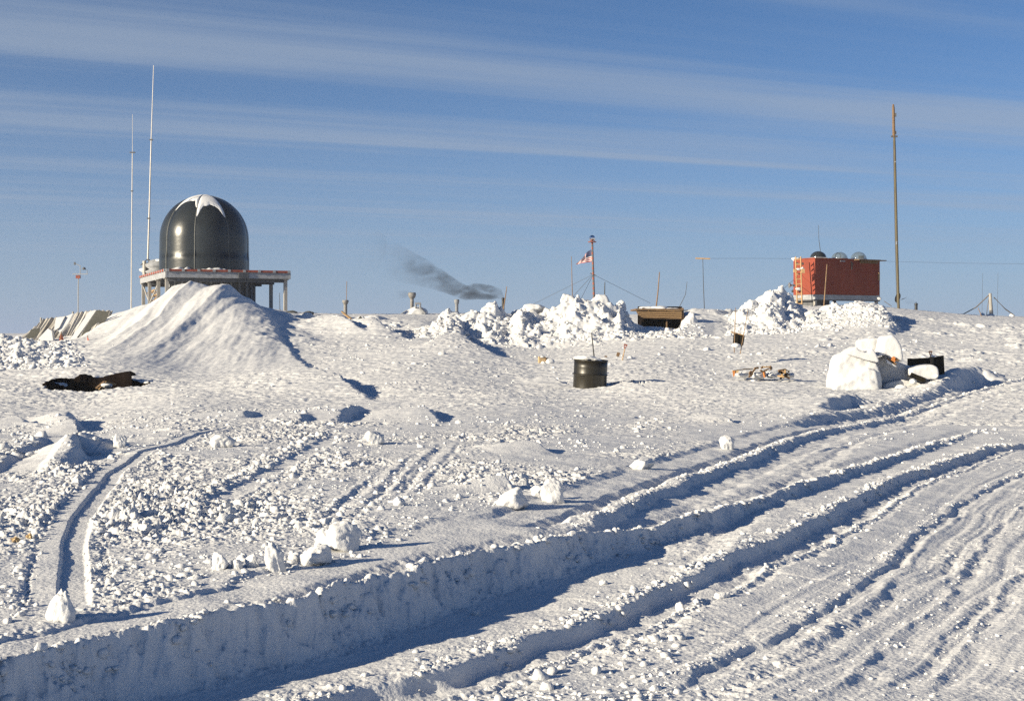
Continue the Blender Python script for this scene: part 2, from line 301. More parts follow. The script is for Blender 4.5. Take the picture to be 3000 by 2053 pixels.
    rut(X, Y, Z, R, 'N1', [(-.2, 0), (-.12, .02), (-.02, .015), (.04, -.01), (.2, -.01), (.26, 0), (.3, -.008), (.36, 0)], .05, rough=[(-.2, 1.2), (-.05, 1.0), (.02, .1), (.2, .1), (.3, .6)], jag=.4, seed=55)
    for nm, sd in (('N2', 56), ('N3', 57), ('N4', 58)):
        rut(X, Y, Z, R, nm, [(-.1, .0), (-.02, .006), (.03, -.011), (.08, -.010), (.14, 0), (.2, .004), (.25, -.009), (.3, 0)], .03, rough=[(-.1, .4), (0, .25), (.25, .25), (.3, .5)], jag=.5, seed=sd)
    rut(X, Y, Z, R, 'K', [(-.9, 0), (-.35, .01), (-.1, .025), (0, .01), (.12, -.06), (.5, -.06), (.62, .0), (.8, 0)], .03, rough=[(-.9, 1), (-.1, .8), (0, .05), (.5, .05), (.6, .3)], seed=53)
    idx, d, t = dist(X, Y, LINES['B'], 12.0); m = d > .5; idx = idx[m]; d = d[m]; x = X[idx]; y = Y[idx]; k = sstep(.5, .9, d)*sstep(34, 24, y)
    dw = d+.08*perlin(x*.5, y*.5, 66); Z[idx] += (k*(.010*fbm(dw*2.2, y*.12, 2, 67)+.010*fbm(dw*8, y*.28, 3, 68))).astype(np.float32)
    R[idx] = np.clip(R[idx]*.55+k*.34*np.clip(fbm(dw*1.7, y*.22, 3, 69)+.05, 0, 1), 0, 1)
    # ---- drift lips
    for k, (pl, hs, wl, wr) in enumerate(LIPW):
        idx, d, t = dist(X, Y, pl, wl*2.2); x = X[idx]; y = Y[idx]; sc = wr/.3
        d = d+.12*sc*perlin(x*.9/sc, y*.9/sc, 60+k)+.04*sc*perlin(x*4/sc, y*4/sc, 61+k)
        H = np.interp(t, np.linspace(0, len(hs)-1, len(hs))*(len(pl)-1)/(len(hs)-1), hs)
        g = np.where(d < 0, np.exp(-(d/wl)**2), 1-sstep(0, wr, d)-.25*sstep(0, wr, d)*sstep(wr*4, wr, d))
        Z[idx] += (H*g).astype(np.float32)
        R[idx] *= (1-.8*np.exp(-(d/wl)**2)*(H > .05))
    # ---- bulldozed rubble banks
    def bank(prof, Yf, Yc, back, seed, shape, shear=0.0, warp=3.0):
        pw = px+warp*perlin(px*.05, Y*.8, seed)+shear*np.maximum(Yc-Y, 0)+(8*perlin(X*.5, Y*.25, seed+5)*np.clip((Yc-Y)/6, 0, 1) if shear else 0)
        ct = np.interp(pw, prof[:, 0], prof[:, 1])
        zc_ = (HY-ct)*Yc/F-base_h((pw-CX)/F*Yc, np.full_like(Y, Yc))
        inside = sstep(prof[0, 0]-30, prof[0, 0]+20, pw)*sstep(prof[-1, 0]+30, prof[-1, 0]-20, pw)
        q = np.interp(Y, [Yf, Yf+(Yc-Yf)*.45, Yc-.6, Yc, Yc+.8, Yc+back], shape)
        return np.maximum(zc_, 0)*q*inside, inside*sstep(Yf-1.5, Yf+.4, Y)*sstep(Yc+back, Yc+1, Y)
    Yf1 = 60.4
    b1, m1 = bank(R1, Yf1, 66.0, 5, 70, [0, .44, .95, 1, .9, 0])
    b2, m2 = bank(R2, 65.0, 72.0, 6, 71, [0, .55, .96, 1, .96, 0])
    b3, m3 = bank(R3, 46.0, 69.5, 7, 72, [0, .26, .90, 1, .85, 0], 13.0); b4, m4 = bank(R4, 67.6, 71.4, 6, 73, [0, .5, .97, 1, .96, 0]); b2 = np.maximum(b2, b4)+b3
    smoothw = sstep(2150, 2090, px)*sstep(1950, 2000, px)
    Z += (b1+b2).astype(np.float32)
    m = np.nonzero((m1+m2) > .01)[0]
    if len(m):
        x = X[m]; y = Y[m]; mm = np.minimum(m1+m2, 1)[m]*(1-.85*smoothw[m]*(m2[m] > .01)); hh = np.clip((b1+b2)[m], 0, 2)
        wx = x+.35*perlin(x*1.1, y*1.1, 144)+.12*perlin(x*3.3, y*3.3, 145); wy = y+.35*perlin(x*1.1, y*1.1, 146)+.12*perlin(x*3.3, y*3.3, 147); h1 = np.minimum(hh, 1)
        z = (.34*h1*(fbm(x*.5, y*.5, 4, 80, .6))+.46*h1*lumps(wx*.65, wy*.65, 81, .5, .95)+.26*(.2+.8*h1)*lumps(wx*1.6, wy*1.6, 82, .6, .95)+.13*lumps(wx*3.3, wy*3.3, 83, .8, .95)+.06*lumps(wx*6.5, wy*6.5, 89, .8, .95)-.05-.22*h1)
        Z[m] += (z*mm).astype(np.float32)
    mr = sstep(2250, 2450, px)*sstep(46, 52, Y)*sstep(84, 74, Y)*np.clip(1-(m1+m2), 0, 1)*np.clip(.4+fbm(X*.2, Y*.15, 3, 150)*1.5, 0, 1)
    m = np.nonzero(mr > .01)[0]
    if len(m):
        x = X[m]; y = Y[m]; Z[m] += (mr[m]*(.16*lumps(x*1.1, y*1.1, 151, .5)+.10*lumps(x*2.6, y*2.6, 152, .7)+.08*fbm(x*.5, y*1.2, 3, 153))).astype(np.float32)
    # ---- rubble on the left, before the canvas wall, and the broken crest behind the drift
    ml = sstep(42, 46, Y)*sstep(70, 64, Y)*sstep(330, 120, px+(Y-50)*4)
    m = np.nonzero(ml > .01)[0]
    if len(m):
        x = X[m]; y = Y[m]
        Z[m] += (ml[m]*(.30*lumps(x*.8+.3*perlin(x, y, 5), y*.8, 84, .5)+.24*lumps(x*1.9+.2*perlin(x*2, y*2, 6), y*1.9, 85, .7)+.16*lumps(x*4, y*4, 86, .8)-.12)).astype(np.float32)
    mc = sstep(66, 69, Y)*sstep(80, 75, Y)*sstep(835, 880, px)*sstep(1240, 1150, px)
    m = np.nonzero(mc > .01)[0]
    if len(m):
        x = X[m]; y = Y[m]
        Z[m] += (mc[m]*(.7*lumps(x*.6, y*.6, 87, .5)+.3*lumps(x*1.3, y*1.3, 88, .6)-.25)).astype(np.float32)
    # ---- the pit
    e = ((X-PITC[0])/1.28)**2+((Y-PITC[1]-.12*(X-PITC[0]))/1.25)**2+.07*perlin(X*1.4, Y*1.4, 90)
    m = np.nonzero(e < 3)[0]
    Z[m] += (-.95*sstep(1.12, .80, e[m])).astype(np.float32)
    R[m] *= sstep(.9, 1.5, e[m])
    if not detail: return Z
    # ---- wind carving and clods
    mo = np.clip(1-(m1+m2), 0, 1)
    farw = sstep(22, 36, Y)
    al_ = X*math.cos(.25)-Y*math.sin(.25); ac_ = X*math.sin(.25)+Y*math.cos(.25)
    wave = fbm(al_*.55, ac_*1.5, 4, 100, .55)
    md = sstep(180, 480, px)*sstep(960, 780, px)*sstep(39, 50, Y)*sstep(82, 74, Y)
    Z += (.030*farw*mo*wave*(1-.85*md)).astype(np.float32)
    ridg = 1-np.abs(fbm(al_*.8, ac_*2.6, 3, 104, .5)); Z += (.05*farw*mo*(1-md)*np.maximum(ridg-.75, 0)*2.2).astype(np.float32)
    # long flutes down the big drift
    Z += (md*(.035*fbm((X+.12*Y)*1.1, Y*.09, 4, 108, .55)+.10*fbm((X-.3*Y)*.16, (Y+.3*X)*.10, 3, 109)+.012*fbm(X*2.3, Y*1.1, 3, 111))).astype(np.float32)
    ms = sstep(700, 790, px)*sstep(1000, 880, px)*sstep(50, 56, Y)*sstep(78, 72, Y)
    Z += (ms*(.10*lumps(X*.7+.3*perlin(X, Y, 8), Y*.7, 112, .45)+.07*lumps(X*1.8, Y*1.8, 113, .5)+.10*fbm(X*.5, Y*.5, 4, 114))).astype(np.float32)
    Z += (.012*fbm(X*1.7, Y*1.7, 3, 110)*(1-farw)).astype(np.float32)
    m = np.nonzero((R > .02) & (Y < 62))[0]; x = X[m]; y = Y[m]; r = R[m]
    big = np.clip(fbm(x*.5, y*.5, 3, 115)*1.4+.35, 0, 1)
    wx = x+.05*perlin(x*6, y*6, 140)+.02*perlin(x*17, y*17, 141); wy = y+.05*perlin(x*6, y*6, 142)+.02*perlin(x*17, y*17, 143)
    z = .06*big*lumps(wx*4.6, wy*4.6, 120, .30, .9)+.04*np.clip(big+.25, 0, 1)*lumps(wx*9.5, wy*9.5, 121, .55, .9)+.055*(.3+big)*(.55-np.abs(fbm(wx*4.2, wy*4.2, 5, 123, .62)))
    mn = Y[m] < 34; zz = np.zeros(len(m)); zz[mn] = .022*lumps(wx[mn]*21, wy[mn]*21, 122, .75, .9)
    Z[m] += (r*(z+zz-.018)).astype(np.float32)
    # fine grain of wind-packed and churned snow
    m = np.nonzero(Y < 26)[0]; Z[m] += (.0035*(.5+np.minimum(R[m], 1)*2)*fbm(X[m]*34, Y[m]*34, 2, 130)).astype(np.float32)
    m = np.nonzero((Y >= 26) & (Y < 110))[0]; Z[m] += (.017*mo[m]*(1-.75*md[m])*fbm(X[m]*5, Y[m]*6, 4, 131, .65)*(.5+np.clip(fbm(X[m]*.3, Y[m]*.25, 3, 133)+.4, 0, 1.3))).astype(np.float32)
    return Z
def ground(x, y, detail=False): return float(terrain(np.array([x]), np.array([y]), detail)[0])

# ---------------------------------------------------------------- materials
def mat(name, col, rough=.7, metal=0.0, var=.12, scale=6.0, bump=0.0, bscale=30, spec=.5, streak=None, col2=None, thresh=None):
    m = bpy.data.materials.new(name); m.use_nodes = True; nt = m.node_tree; b = nt.nodes['Principled BSDF']
    b.inputs['Roughness'].default_value = rough; b.inputs['Metallic'].default_value = metal; b.inputs['Specular IOR Level'].default_value = spec
    tcn = nt.nodes.new('ShaderNodeTexCoord'); mp = nt.nodes.new('ShaderNodeMapping'); nt.links.new(tcn.outputs['Object'], mp.inputs[0])
    if streak: mp.inputs['Scale'].default_value = streak
    n = nt.nodes.new('ShaderNodeTexNoise'); n.inputs['Scale'].default_value = scale; n.inputs['Detail'].default_value = 6; nt.links.new(mp.outputs[0], n.inputs['Vector'])
    r = nt.nodes.new('ShaderNodeMapRange'); lo, hi = thresh or (.3, .7); r.inputs[1].default_value = lo; r.inputs[2].default_value = hi; nt.links.new(n.outputs[0], r.inputs[0])
    mxn = nt.nodes.new('ShaderNodeMix'); mxn.data_type = 'RGBA'; nt.links.new(r.outputs[0], mxn.inputs[0])
    c2 = col2 or tuple(min(1, c*(1+var)) for c in col); c1 = col if col2 else tuple(c*(1-var) for c in col)
    mxn.inputs[6].default_value = (*c1, 1); mxn.inputs[7].default_value = (*c2, 1); nt.links.new(mxn.outputs[2], b.inputs['Base Color'])
    if bump:
        n2_ = nt.nodes.new('ShaderNodeTexNoise'); n2_.inputs['Scale'].default_value = bscale; n2_.inputs['Detail'].default_value = 5; nt.links.new(mp.outputs[0], n2_.inputs['Vector'])
        bp = nt.nodes.new('ShaderNodeBump'); bp.inputs['Distance'].default_value = bump; bp.inputs['Strength'].default_value = 1; nt.links.new(n2_.outputs[0], bp.inputs['Height']); nt.links.new(bp.outputs[0], b.inputs['Normal'])
    return m
SNOW = mat('snow', (.71, .712, .715), .75, 0, .025, 3, .006, 55, spec=.25)
SNOWF = mat('snow_far', (.86, .87, .89), .8, 0, .02, 3, .03, 9, spec=.2)
GRATE = mat('dark_metal', (.035, .036, .038), .45, .3, .3, 4)
BLACKRUB = mat('black_rubber_fabric', (.022, .026, .028), .3, 0, .25, 1.2, .004, 6, spec=.5)
SEAM = mat('seam_tape', (.11, .115, .11), .5, 0, .3, 6)
GREYP = mat('grey_planks', (.24, .25, .27), .8, 0, .25, 3, .01, 10, streak=(1, 1, 6))
GREYD = mat('grey_dark', (.10, .105, .115), .8, 0, .3, 2, streak=(6, 6, .4))
POST = mat('weathered_post', (.36, .34, .31), .8, 0, .25, 5, streak=(5, 5, .6))
REDP = mat('red_paint', (.27, .065, .04), .75, 0, .25, 3, .003, 12)
HUTRED = mat('hut_red', (.235, .045, .022), .85, 0, .14, 2.2, .006, 14, streak=(1, 1, .5))
FROST = mat('frosted_grey', (.30, .31, .33), .9, 0, .25, 5, .004, 20)
WOOD = mat('raw_wood', (.45, .29, .14), .8, 0, .25, 5, .004, 30, streak=(1, 1, 8))
WOODD = mat('timber_brown', (.17, .105, .055), .85, 0, .4, 4, .01, 12, streak=(.6, .6, 9))
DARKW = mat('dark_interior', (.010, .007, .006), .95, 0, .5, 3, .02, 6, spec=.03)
OLIVE = mat('drum_olive', (.020, .017, .010), .38, .1, .35, 2, .002, 8, streak=(4, 4, .5))
OLIVEM = mat('panel_black_olive', (.015, .013, .008), .7, 0, .4, 4, .002, 12, spec=.15)
BROWNP = mat('brown_pole', (.11, .09, .05), .75, 0, .3, 4, streak=(6, 6, .5))
CANVAS = mat('canvas', (.33, .30, .25), .9, 0, .3, 1.1, .03, 4, streak=(1.6, 1, .5), col2=(.62, .60, .57))
TARPD = mat('dark_tarp', (.075, .075, .065), .85, 0, .25, 1.5, .02, 6)
METALG = mat('galvanised', (.40, .41, .42), .45, .7, .2, 6)
CHIM = mat('chimney_metal', (.24, .23, .22), .7, .1, .35, 7)
ORANGE = mat('red_cloth', (.45, .07, .035), .85, 0, .2, 6)
CARD = mat('cardboard', (.50, .36, .20), .85, 0, .2, 6, .004, 20)
ORWOOD = mat('orange_board', (.55, .20, .05), .8, 0, .2, 6)
FR, FW, FB = mat('flag_red', (.48, .05, .05), .85, 0, .1), mat('flag_white', (.78, .77, .74), .85, 0, .05), mat('flag_blue', (.03, .04, .12), .85, 0, .1)
CHROME = mat('mirror_ball', (.85, .85, .86), .08, 1.0, .03)
POLER = mat('striped_red', (.26, .08, .05), .7, 0, .2, 4)
POLEG = mat('striped_dark', (.12, .12, .12), .7, 0, .2, 4)
WIRE = mat('wire', (.05, .05, .05), .6, 0, .1)
ROPE = mat('rope', (.16, .13, .10), .9, 0, .2)
ALU = mat('white_mast', (.62, .58, .52), .5, .1, .12, 3)
BAMB = mat('bamboo', (.24, .15, .08), .7, 0, .3, 6)
def domemat(name, col, alpha):
    m = bpy.data.materials.new(name); m.use_nodes = True; nt = m.node_tree; b = nt.nodes['Principled BSDF']
    b.inputs['Base Color'].default_value = (*col, 1); b.inputs['Roughness'].default_value = .12
    n = nt.nodes.new('ShaderNodeTexNoise'); n.inputs['Scale'].default_value = 5; r = nt.nodes.new('ShaderNodeMapRange'); r.inputs[3].default_value = alpha-.08; r.inputs[4].default_value = alpha+.08
    nt.links.new(n.outputs[0], r.inputs[0]); nt.links.new(r.outputs[0], b.inputs['Alpha']); return m
DOMEC = domemat('plexiglass', (.16, .20, .22), .45); DOMED = domemat('plexiglass_dark', (.03, .035, .04), .88)

# ---------------------------------------------------------------- mesh helpers
def T(o, label=None, cat=None, group=None, kind=None):
    if label: o['label'] = label
    if cat: o['category'] = cat
    if group: o['group'] = group
    if kind: o['kind'] = kind
    return o
def empty(name, loc, label, cat, group=None):
    o = bpy.data.objects.new(name, None); C.objects.link(o); o.location = loc; o.empty_display_size = .2
    return T(o, label, cat, group)
def link(name, me, parent=None, smooth=False):
    o = bpy.data.objects.new(name, me); C.objects.link(o)
    if parent is not None: o.parent = parent
    return o
def np_mesh(name, V, Fq, mats, smooth=True, midx=None):
    me = bpy.data.meshes.new(name); V = np.ascontiguousarray(V, np.float32); Fq = np.ascontiguousarray(Fq, np.int32)
    me.vertices.add(len(V)); me.vertices.foreach_set('co', V.ravel())
    k = Fq.shape[1]; me.loops.add(Fq.size); me.loops.foreach_set('vertex_index', Fq.ravel())
    me.polygons.add(len(Fq)); me.polygons.foreach_set('loop_start', np.arange(0, Fq.size, k, dtype=np.int32)); me.polygons.foreach_set('loop_total', np.full(len(Fq), k, np.int32))
    me.polygons.foreach_set('use_smooth', np.full(len(Fq), smooth, bool))
    for m in (mats if isinstance(mats, (list, tuple)) else [mats]): me.materials.append(m)
    if midx is not None: me.polygons.foreach_set('material_index', np.ascontiguousarray(midx, np.int32))
    me.update(calc_edges=True); return me
class MB:
    def __init__(s): s.v = []; s.f = []; s.sm = []
    def add(s, vs, fs, smooth=False):
        k = len(s.v); s.v += [tuple(v) for v in vs]; s.f += [tuple(i+k for i in f) for f in fs]; s.sm += [smooth]*len(fs); return s
    def box(s, c, size, rot=None, taper=1.0):
        x, y, z = (a/2 for a in size); R_ = rot or Matrix.Identity(3); c = Vector(c); b = min(x, y, z)*.12
        vs = []
        for sz in (-1, 1):
            t = taper if sz > 0 else 1
            for sx, sy in ((-1, -1), (1, -1), (1, 1), (-1, 1)): vs.append(c+R_ @ Vector((sx*x*t, sy*y*t, sz*z)))
        s.add(vs, [(3, 2, 1, 0), (4, 5, 6, 7), (0, 1, 5, 4), (1, 2, 6, 5), (2, 3, 7, 6), (3, 0, 4, 7)]); return s
    def tube(s, pts, rad, n=8, cap=True):
        pts = [Vector(p) for p in pts]; rad = rad if isinstance(rad, (list, tuple)) else [rad]*len(pts); rings = []
        for i, p in enumerate(pts):
            d = (pts[min(i+1, len(pts)-1)]-pts[max(i-1, 0)]).normalized(); a = d.orthogonal().normalized() if abs(d.z) < .9 else Vector((1, 0, 0))
            a = (a-d*a.dot(d)).normalized(); b = d.cross(a)
            rings.append([p+(a*math.cos(2*math.pi*k/n)+b*math.sin(2*math.pi*k/n))*rad[i] for k in range(n)])
        vs = [v for r in rings for v in r]; fs = []
        for i in range(len(rings)-1):
            for k in range(n): fs.append((i*n+k, i*n+(k+1) % n, (i+1)*n+(k+1) % n, (i+1)*n+k))
        s.add(vs, fs, True)
        if cap: s.add(rings[0], [tuple(reversed(range(n)))]); s.add(rings[-1], [tuple(range(n))])
        return s
    def lathe(s, c, prof, n=32, ax=None):
        c = Vector(c); Rm = ax or Matrix.Identity(3); vs = []; fs = []
        for r, z in prof:
            for k in range(n): vs.append(c+Rm @ Vector((r*math.cos(2*math.pi*k/n), r*math.sin(2*math.pi*k/n), z)))
        for i in range(len(prof)-1):
            for k in range(n): fs.append((i*n+k, i*n+(k+1) % n, (i+1)*n+(k+1) % n, (i+1)*n+k))
        s.add(vs, fs, True); return s
    def prism(s, pts, thick):
        """polygon (list of 3D points) given a thickness vector"""
        pts = [Vector(p) for p in pts]; t = Vector(thick); n = len(pts)
        s.add([p for p in pts]+[p+t for p in pts], [tuple(range(n)), tuple(reversed(range(n, 2*n)))]+[(i, i+n, (i+1) % n+n, (i+1) % n) for i in range(n)]); return s
    def build(s, name, m, parent=None, org=None):
        o0 = Vector(org) if org is not None else Vector((0, 0, 0))
        if parent is not None:
            q = parent; o0 = Vector((0, 0, 0))
            while q is not None: o0 = o0+Vector(q.location); q = q.parent
        me = bpy.data.meshes.new(name); me.from_pydata([tuple(Vector(v)-o0) for v in s.v], [], s.f)
        me.polygons.foreach_set('use_smooth', s.sm)
        for mm in (m if isinstance(m, (list, tuple)) else [m]): me.materials.append(mm)
        me.update(); o = link(name, me, parent)
        if parent is None: o.location = o0
        return o
def P(x, y, Y): return Vector(((x-CX)*Y/F, Y, (HY-y)*Y/F))
def rotz(a): return Matrix.Rotation(a, 3, 'Z')

# ---------------------------------------------------------------- ground
def cols():
    d = np.arange(-.40, .4001, .00085); o = [d[-1]]; st = .00085
    while o[-1] < 3.2: st *= 1.09; o.append(o[-1]+st)
    o = np.array(o[1:]); return np.concatenate([-o[::-1], d, o])
def rows():
    r = [4.2]
    while r[-1] < 108: r.append(r[-1]*1.00125 if r[-1] > 6 else r[-1]*1.006)
    st = r[-1]*.003
    while r[-1] < 6000: st *= 1.06; r.append(r[-1]+st)
    return np.array(r)
U, V = cols(), rows(); nu, nv = len(U), len(V)
gx = (U[None, :]*V[:, None]).ravel(); gy = np.repeat(V, nu)
gzv = np.empty(len(gx), np.float32); CH = nu*220
for a in range(0, len(gx), CH): gzv[a:a+CH] = terrain(gx[a:a+CH], gy[a:a+CH])
ii = (np.arange(nv-1)[:, None]*nu+np.arange(nu-1)[None]).ravel()
gme = np_mesh('ground', np.stack([gx, gy, gzv], 1), np.stack([ii, ii+1, ii+nu+1, ii+nu], 1), SNOW)
T(link('ground', gme), kind='structure')
lu = np.argsort(U)
def gh(x, y):
    """height of the finished ground sheet"""
    u = x/y; i = np.clip(np.searchsorted(U, u)-1, 0, nu-2); j = np.clip(np.searchsorted(V, y)-1, 0, nv-2)
    a = (u-U[i])/(U[i+1]-U[i]); b = (y-V[j])/(V[j+1]-V[j]); g = gzv
    return (g[j*nu+i]*(1-a)+g[j*nu+i+1]*a)*(1-b)+(g[(j+1)*nu+i]*(1-a)+g[(j+1)*nu+i+1]*a)*b
def ghp(x, Y): X = (x-CX)*Y/F; return X, float(gh(X, Y))
def see(x, y, Y0=6.0, Y1=110.0):
    """the finished ground seen at this place of the photograph"""
    Ys = np.exp(np.linspace(math.log(Y0), math.log(Y1), 4000)); X = (x-CX)/F*Ys; z = gh(X, Ys); yy = HY-F*z/Ys
    k = int(np.argmax(yy <= y)) if (yy <= y).any() else len(Ys)-1
    return Vector((X[k], Ys[k], z[k]))

# ---------------------------------------------------------------- snow clods
def ico(sub):
    import bmesh
    bm = bmesh.new(); bmesh.ops.create_icosphere(bm, subdivisions=sub, radius=1); v = np.array([x.co[:] for x in bm.verts]); f = np.array([[q.index for q in p.verts] for p in bm.faces]); bm.free(); return v, f
def clod(sub, seed, planes=9, soft=.06, flat=.8):
    rs = np.random.RandomState(seed); v, f = ico(sub); n = rs.normal(size=(planes, 3)); n /= np.linalg.norm(n, axis=1)[:, None]; d = rs.uniform(.55, 1.0, planes)
    dots = v @ n.T; r = np.min(np.where(dots > .05, d/np.maximum(dots, .05), 9), 1); r = np.minimum(r, 1.05)
    r *= 1+soft*fbm(v[:, 0]*3+seed, v[:, 1]*3+v[:, 2]*2.1, 3, seed)
    v = v*r[:, None]*np.array([1, rs.uniform(.7, 1), flat*rs.uniform(.75, 1.1)]); return v, f
small = [clod(2, 200+i, 6, .30) for i in range(7)]
tiny = [clod(1, 300+i, 6, .15) for i in range(6)]
def scatter(name, pts, sizes, bank, seed, sink=.08):
    rs = np.random.RandomState(seed); which = rs.randint(0, len(bank), len(pts)); VV = []; FF = []; k = 0
    for t in range(len(bank)):
        ix = np.nonzero(which == t)[0]
        if not len(ix): continue
        v, f = bank[t]; an = rs.uniform(0, 6.283, len(ix)); ca, sa = np.cos(an), np.sin(an)
        s = sizes[ix]; sz = s*rs.uniform(.6, 1.15, len(ix))
        x = (v[None, :, 0]*ca[:, None]-v[None, :, 1]*sa[:, None])*s[:, None]+pts[ix, 0][:, None]
        y = (v[None, :, 0]*sa[:, None]+v[None, :, 1]*ca[:, None])*s[:, None]+pts[ix, 1][:, None]
        z = v[None, :, 2]*sz[:, None]+(pts[ix, 2]+sz*sink)[:, None]
        VV.append(np.stack([x, y, z], -1).reshape(-1, 3)); FF.append((f[None]+(np.arange(len(ix))*len(v))[:, None, None]+k).reshape(-1, 3)); k += len(ix)*len(v)
    return T(link(name, np_mesh(name, np.concatenate(VV), np.concatenate(FF), SNOW, True)), kind='stuff')
rs = np.random.RandomState(7)
def rough_at(x, y):       # where clods lie thickest: away from the smooth strips
    ok = np.ones(len(x), bool)
    for nm, a, b in (('A', -.6, .9), ('Ll', -.14, .18), ('C', -.95, .6), ('B', .02, .4), ('K', 0, .55)):
        idx, d, t = dist(x, y, LINES[nm], 1.2); bad = idx[(d > a) & (d < b)]; ok[bad] = False
    e = ((x-PITC[0])/1.4)**2+((y-PITC[1])/1.4)**2; ok &= e > 1.1
    return ok
n = 14000
u = rs.uniform(-.40, .12, n); Y = np.exp(rs.uniform(math.log(6.2), math.log(26), n)); x = u*Y
den = np.clip(.55+fbm(x*.45, Y*.45, 3, 400)*1.5, 0.02, 1)
k = (rs.uniform(0, 1, n) < den*(1-.6*sstep(15, 26, Y))) & rough_at(x, Y); x, y = x[k], Y[k]
s = .004+.036*rs.uniform(0, 1, len(x))**9+.012*rs.uniform(0, 1, len(x))**2; s *= 1+.4*sstep(10, 25, y)
scatter('snow_clods', np.stack([x, y, gh(x, y)], 1), s, small, 1)
# crumbs along the torn edges of the tracks
ex, ey, es = [], [], []
for nm, cnt, off, spread, smax in (('A', 2600, -.04, .06, .026), ('B', 2000, -.05, .05, .02), ('B', 900, .34, .03, .012), ('C', 1200, -.06, .06, .02), ('Ll', 500, -.2, .06, .02), ('Ll', 300, .24, .05, .015), ('N1', 500, -.1, .07, .035), ('D', 500, -.05, .05, .012), ('F', 200, -.05, .07, .01), ('H', 200, -.05, .07, .01), ('K', 300, -.15, .15, .05), ('A', 500, .75, .22, .02), ('C2', 200, -.08, .1, .03)):
    pl = np.array(LINES[nm]); seg = np.linalg.norm(np.diff(pl, axis=0), axis=1); ymid = (pl[1:, 1]+pl[:-1, 1])/2; wgt = seg/ymid**1.2; wgt /= wgt.sum()
    cnt = int(cnt*1.7); i = rs.choice(len(seg), cnt, p=wgt); t = rs.uniform(0, 1, cnt); p = pl[i]+(pl[i+1]-pl[i])*t[:, None]; dr = (pl[i+1]-pl[i])/seg[i][:, None]
    o = off+rs.normal(0, spread, cnt); q = p+np.stack([dr[:, 1], -dr[:, 0]], 1)*o[:, None]
    kk = fbm(q[:, 0]*2.2, q[:, 1]*2.2, 3, 430)*1.6+.55 > rs.uniform(0, 1, cnt); q = q[kk]
    ex.append(q[:, 0]); ey.append(q[:, 1]); es.append(.004+smax*rs.uniform(0, 1, len(q))**5)
ex, ey, es = map(np.concatenate, (ex, ey, es)); k = ey > 4.5; ex, ey, es = ex[k], ey[k], es[k]
scatter('snow_crumbs', np.stack([ex, ey, gh(ex, ey)], 1), es*(1+.03*ey), small, 2, .05)
# crumbs on the driven snow at the right
n = 6000; u = rs.uniform(-.1, .40, n); Y = np.exp(rs.uniform(math.log(6.3), math.log(30), n)); x = u*Y
k = (rs.uniform(0, 1, n) < np.clip(.25+fbm(x*.7, Y*.7, 3, 410), .03, 1)) & rough_at(x, Y); x, y = x[k], Y[k]
scatter('snow_crumbs', np.stack([x, y, gh(x, y)], 1), .003+.016*rs.uniform(0, 1, len(x))**5, small, 3)
# broken blocks on the bulldozed banks and the rubble at the left
n = 26000; u = rs.uniform(-.38, .30, n); Y = rs.uniform(42, 74, n); x = u*Y; px = CX+F*u
inb = ((px > 1200) & (px < 2060) & (Y > 61) & (Y < 67)) | ((px > 2130) & (px < 2640) & (Y > 63) & (Y < 73)) | ((px < 200+3*(62-Y)) & (Y > 43) & (Y < 64))
inb |= (px > 870) & (px < 1200) & (Y > 68) & (Y < 75) & (rs.uniform(0, 1, n) < .2)
inb |= (rs.uniform(0, 1, n) < .025) & (px > 900)
x, y = x[inb], Y[inb]; s = .03+.12*rs.uniform(0, 1, len(x))**7+.04*rs.uniform(0, 1, len(x))**2
scatter('snow_rubble', np.stack([x, y, gh(x, y)], 1), s, small, 4, .0)
n = 20000; u = rs.uniform(-.40, .40, n); Y = rs.uniform(20, 60, n); x = u*Y; px = CX+F*u
k = (rs.uniform(0, 1, n) < np.clip(.1+fbm(x*.25, Y*.25, 3, 420), 0.01, 1)) & ~((px > 380) & (px < 900) & (Y > 40)) & rough_at(x, Y); x, y = x[k], Y[k]
scatter('snow_crumbs', np.stack([x, y, gh(x, y)], 1), .010+.045*rs.uniform(0, 1, len(x))**7, tiny, 5)

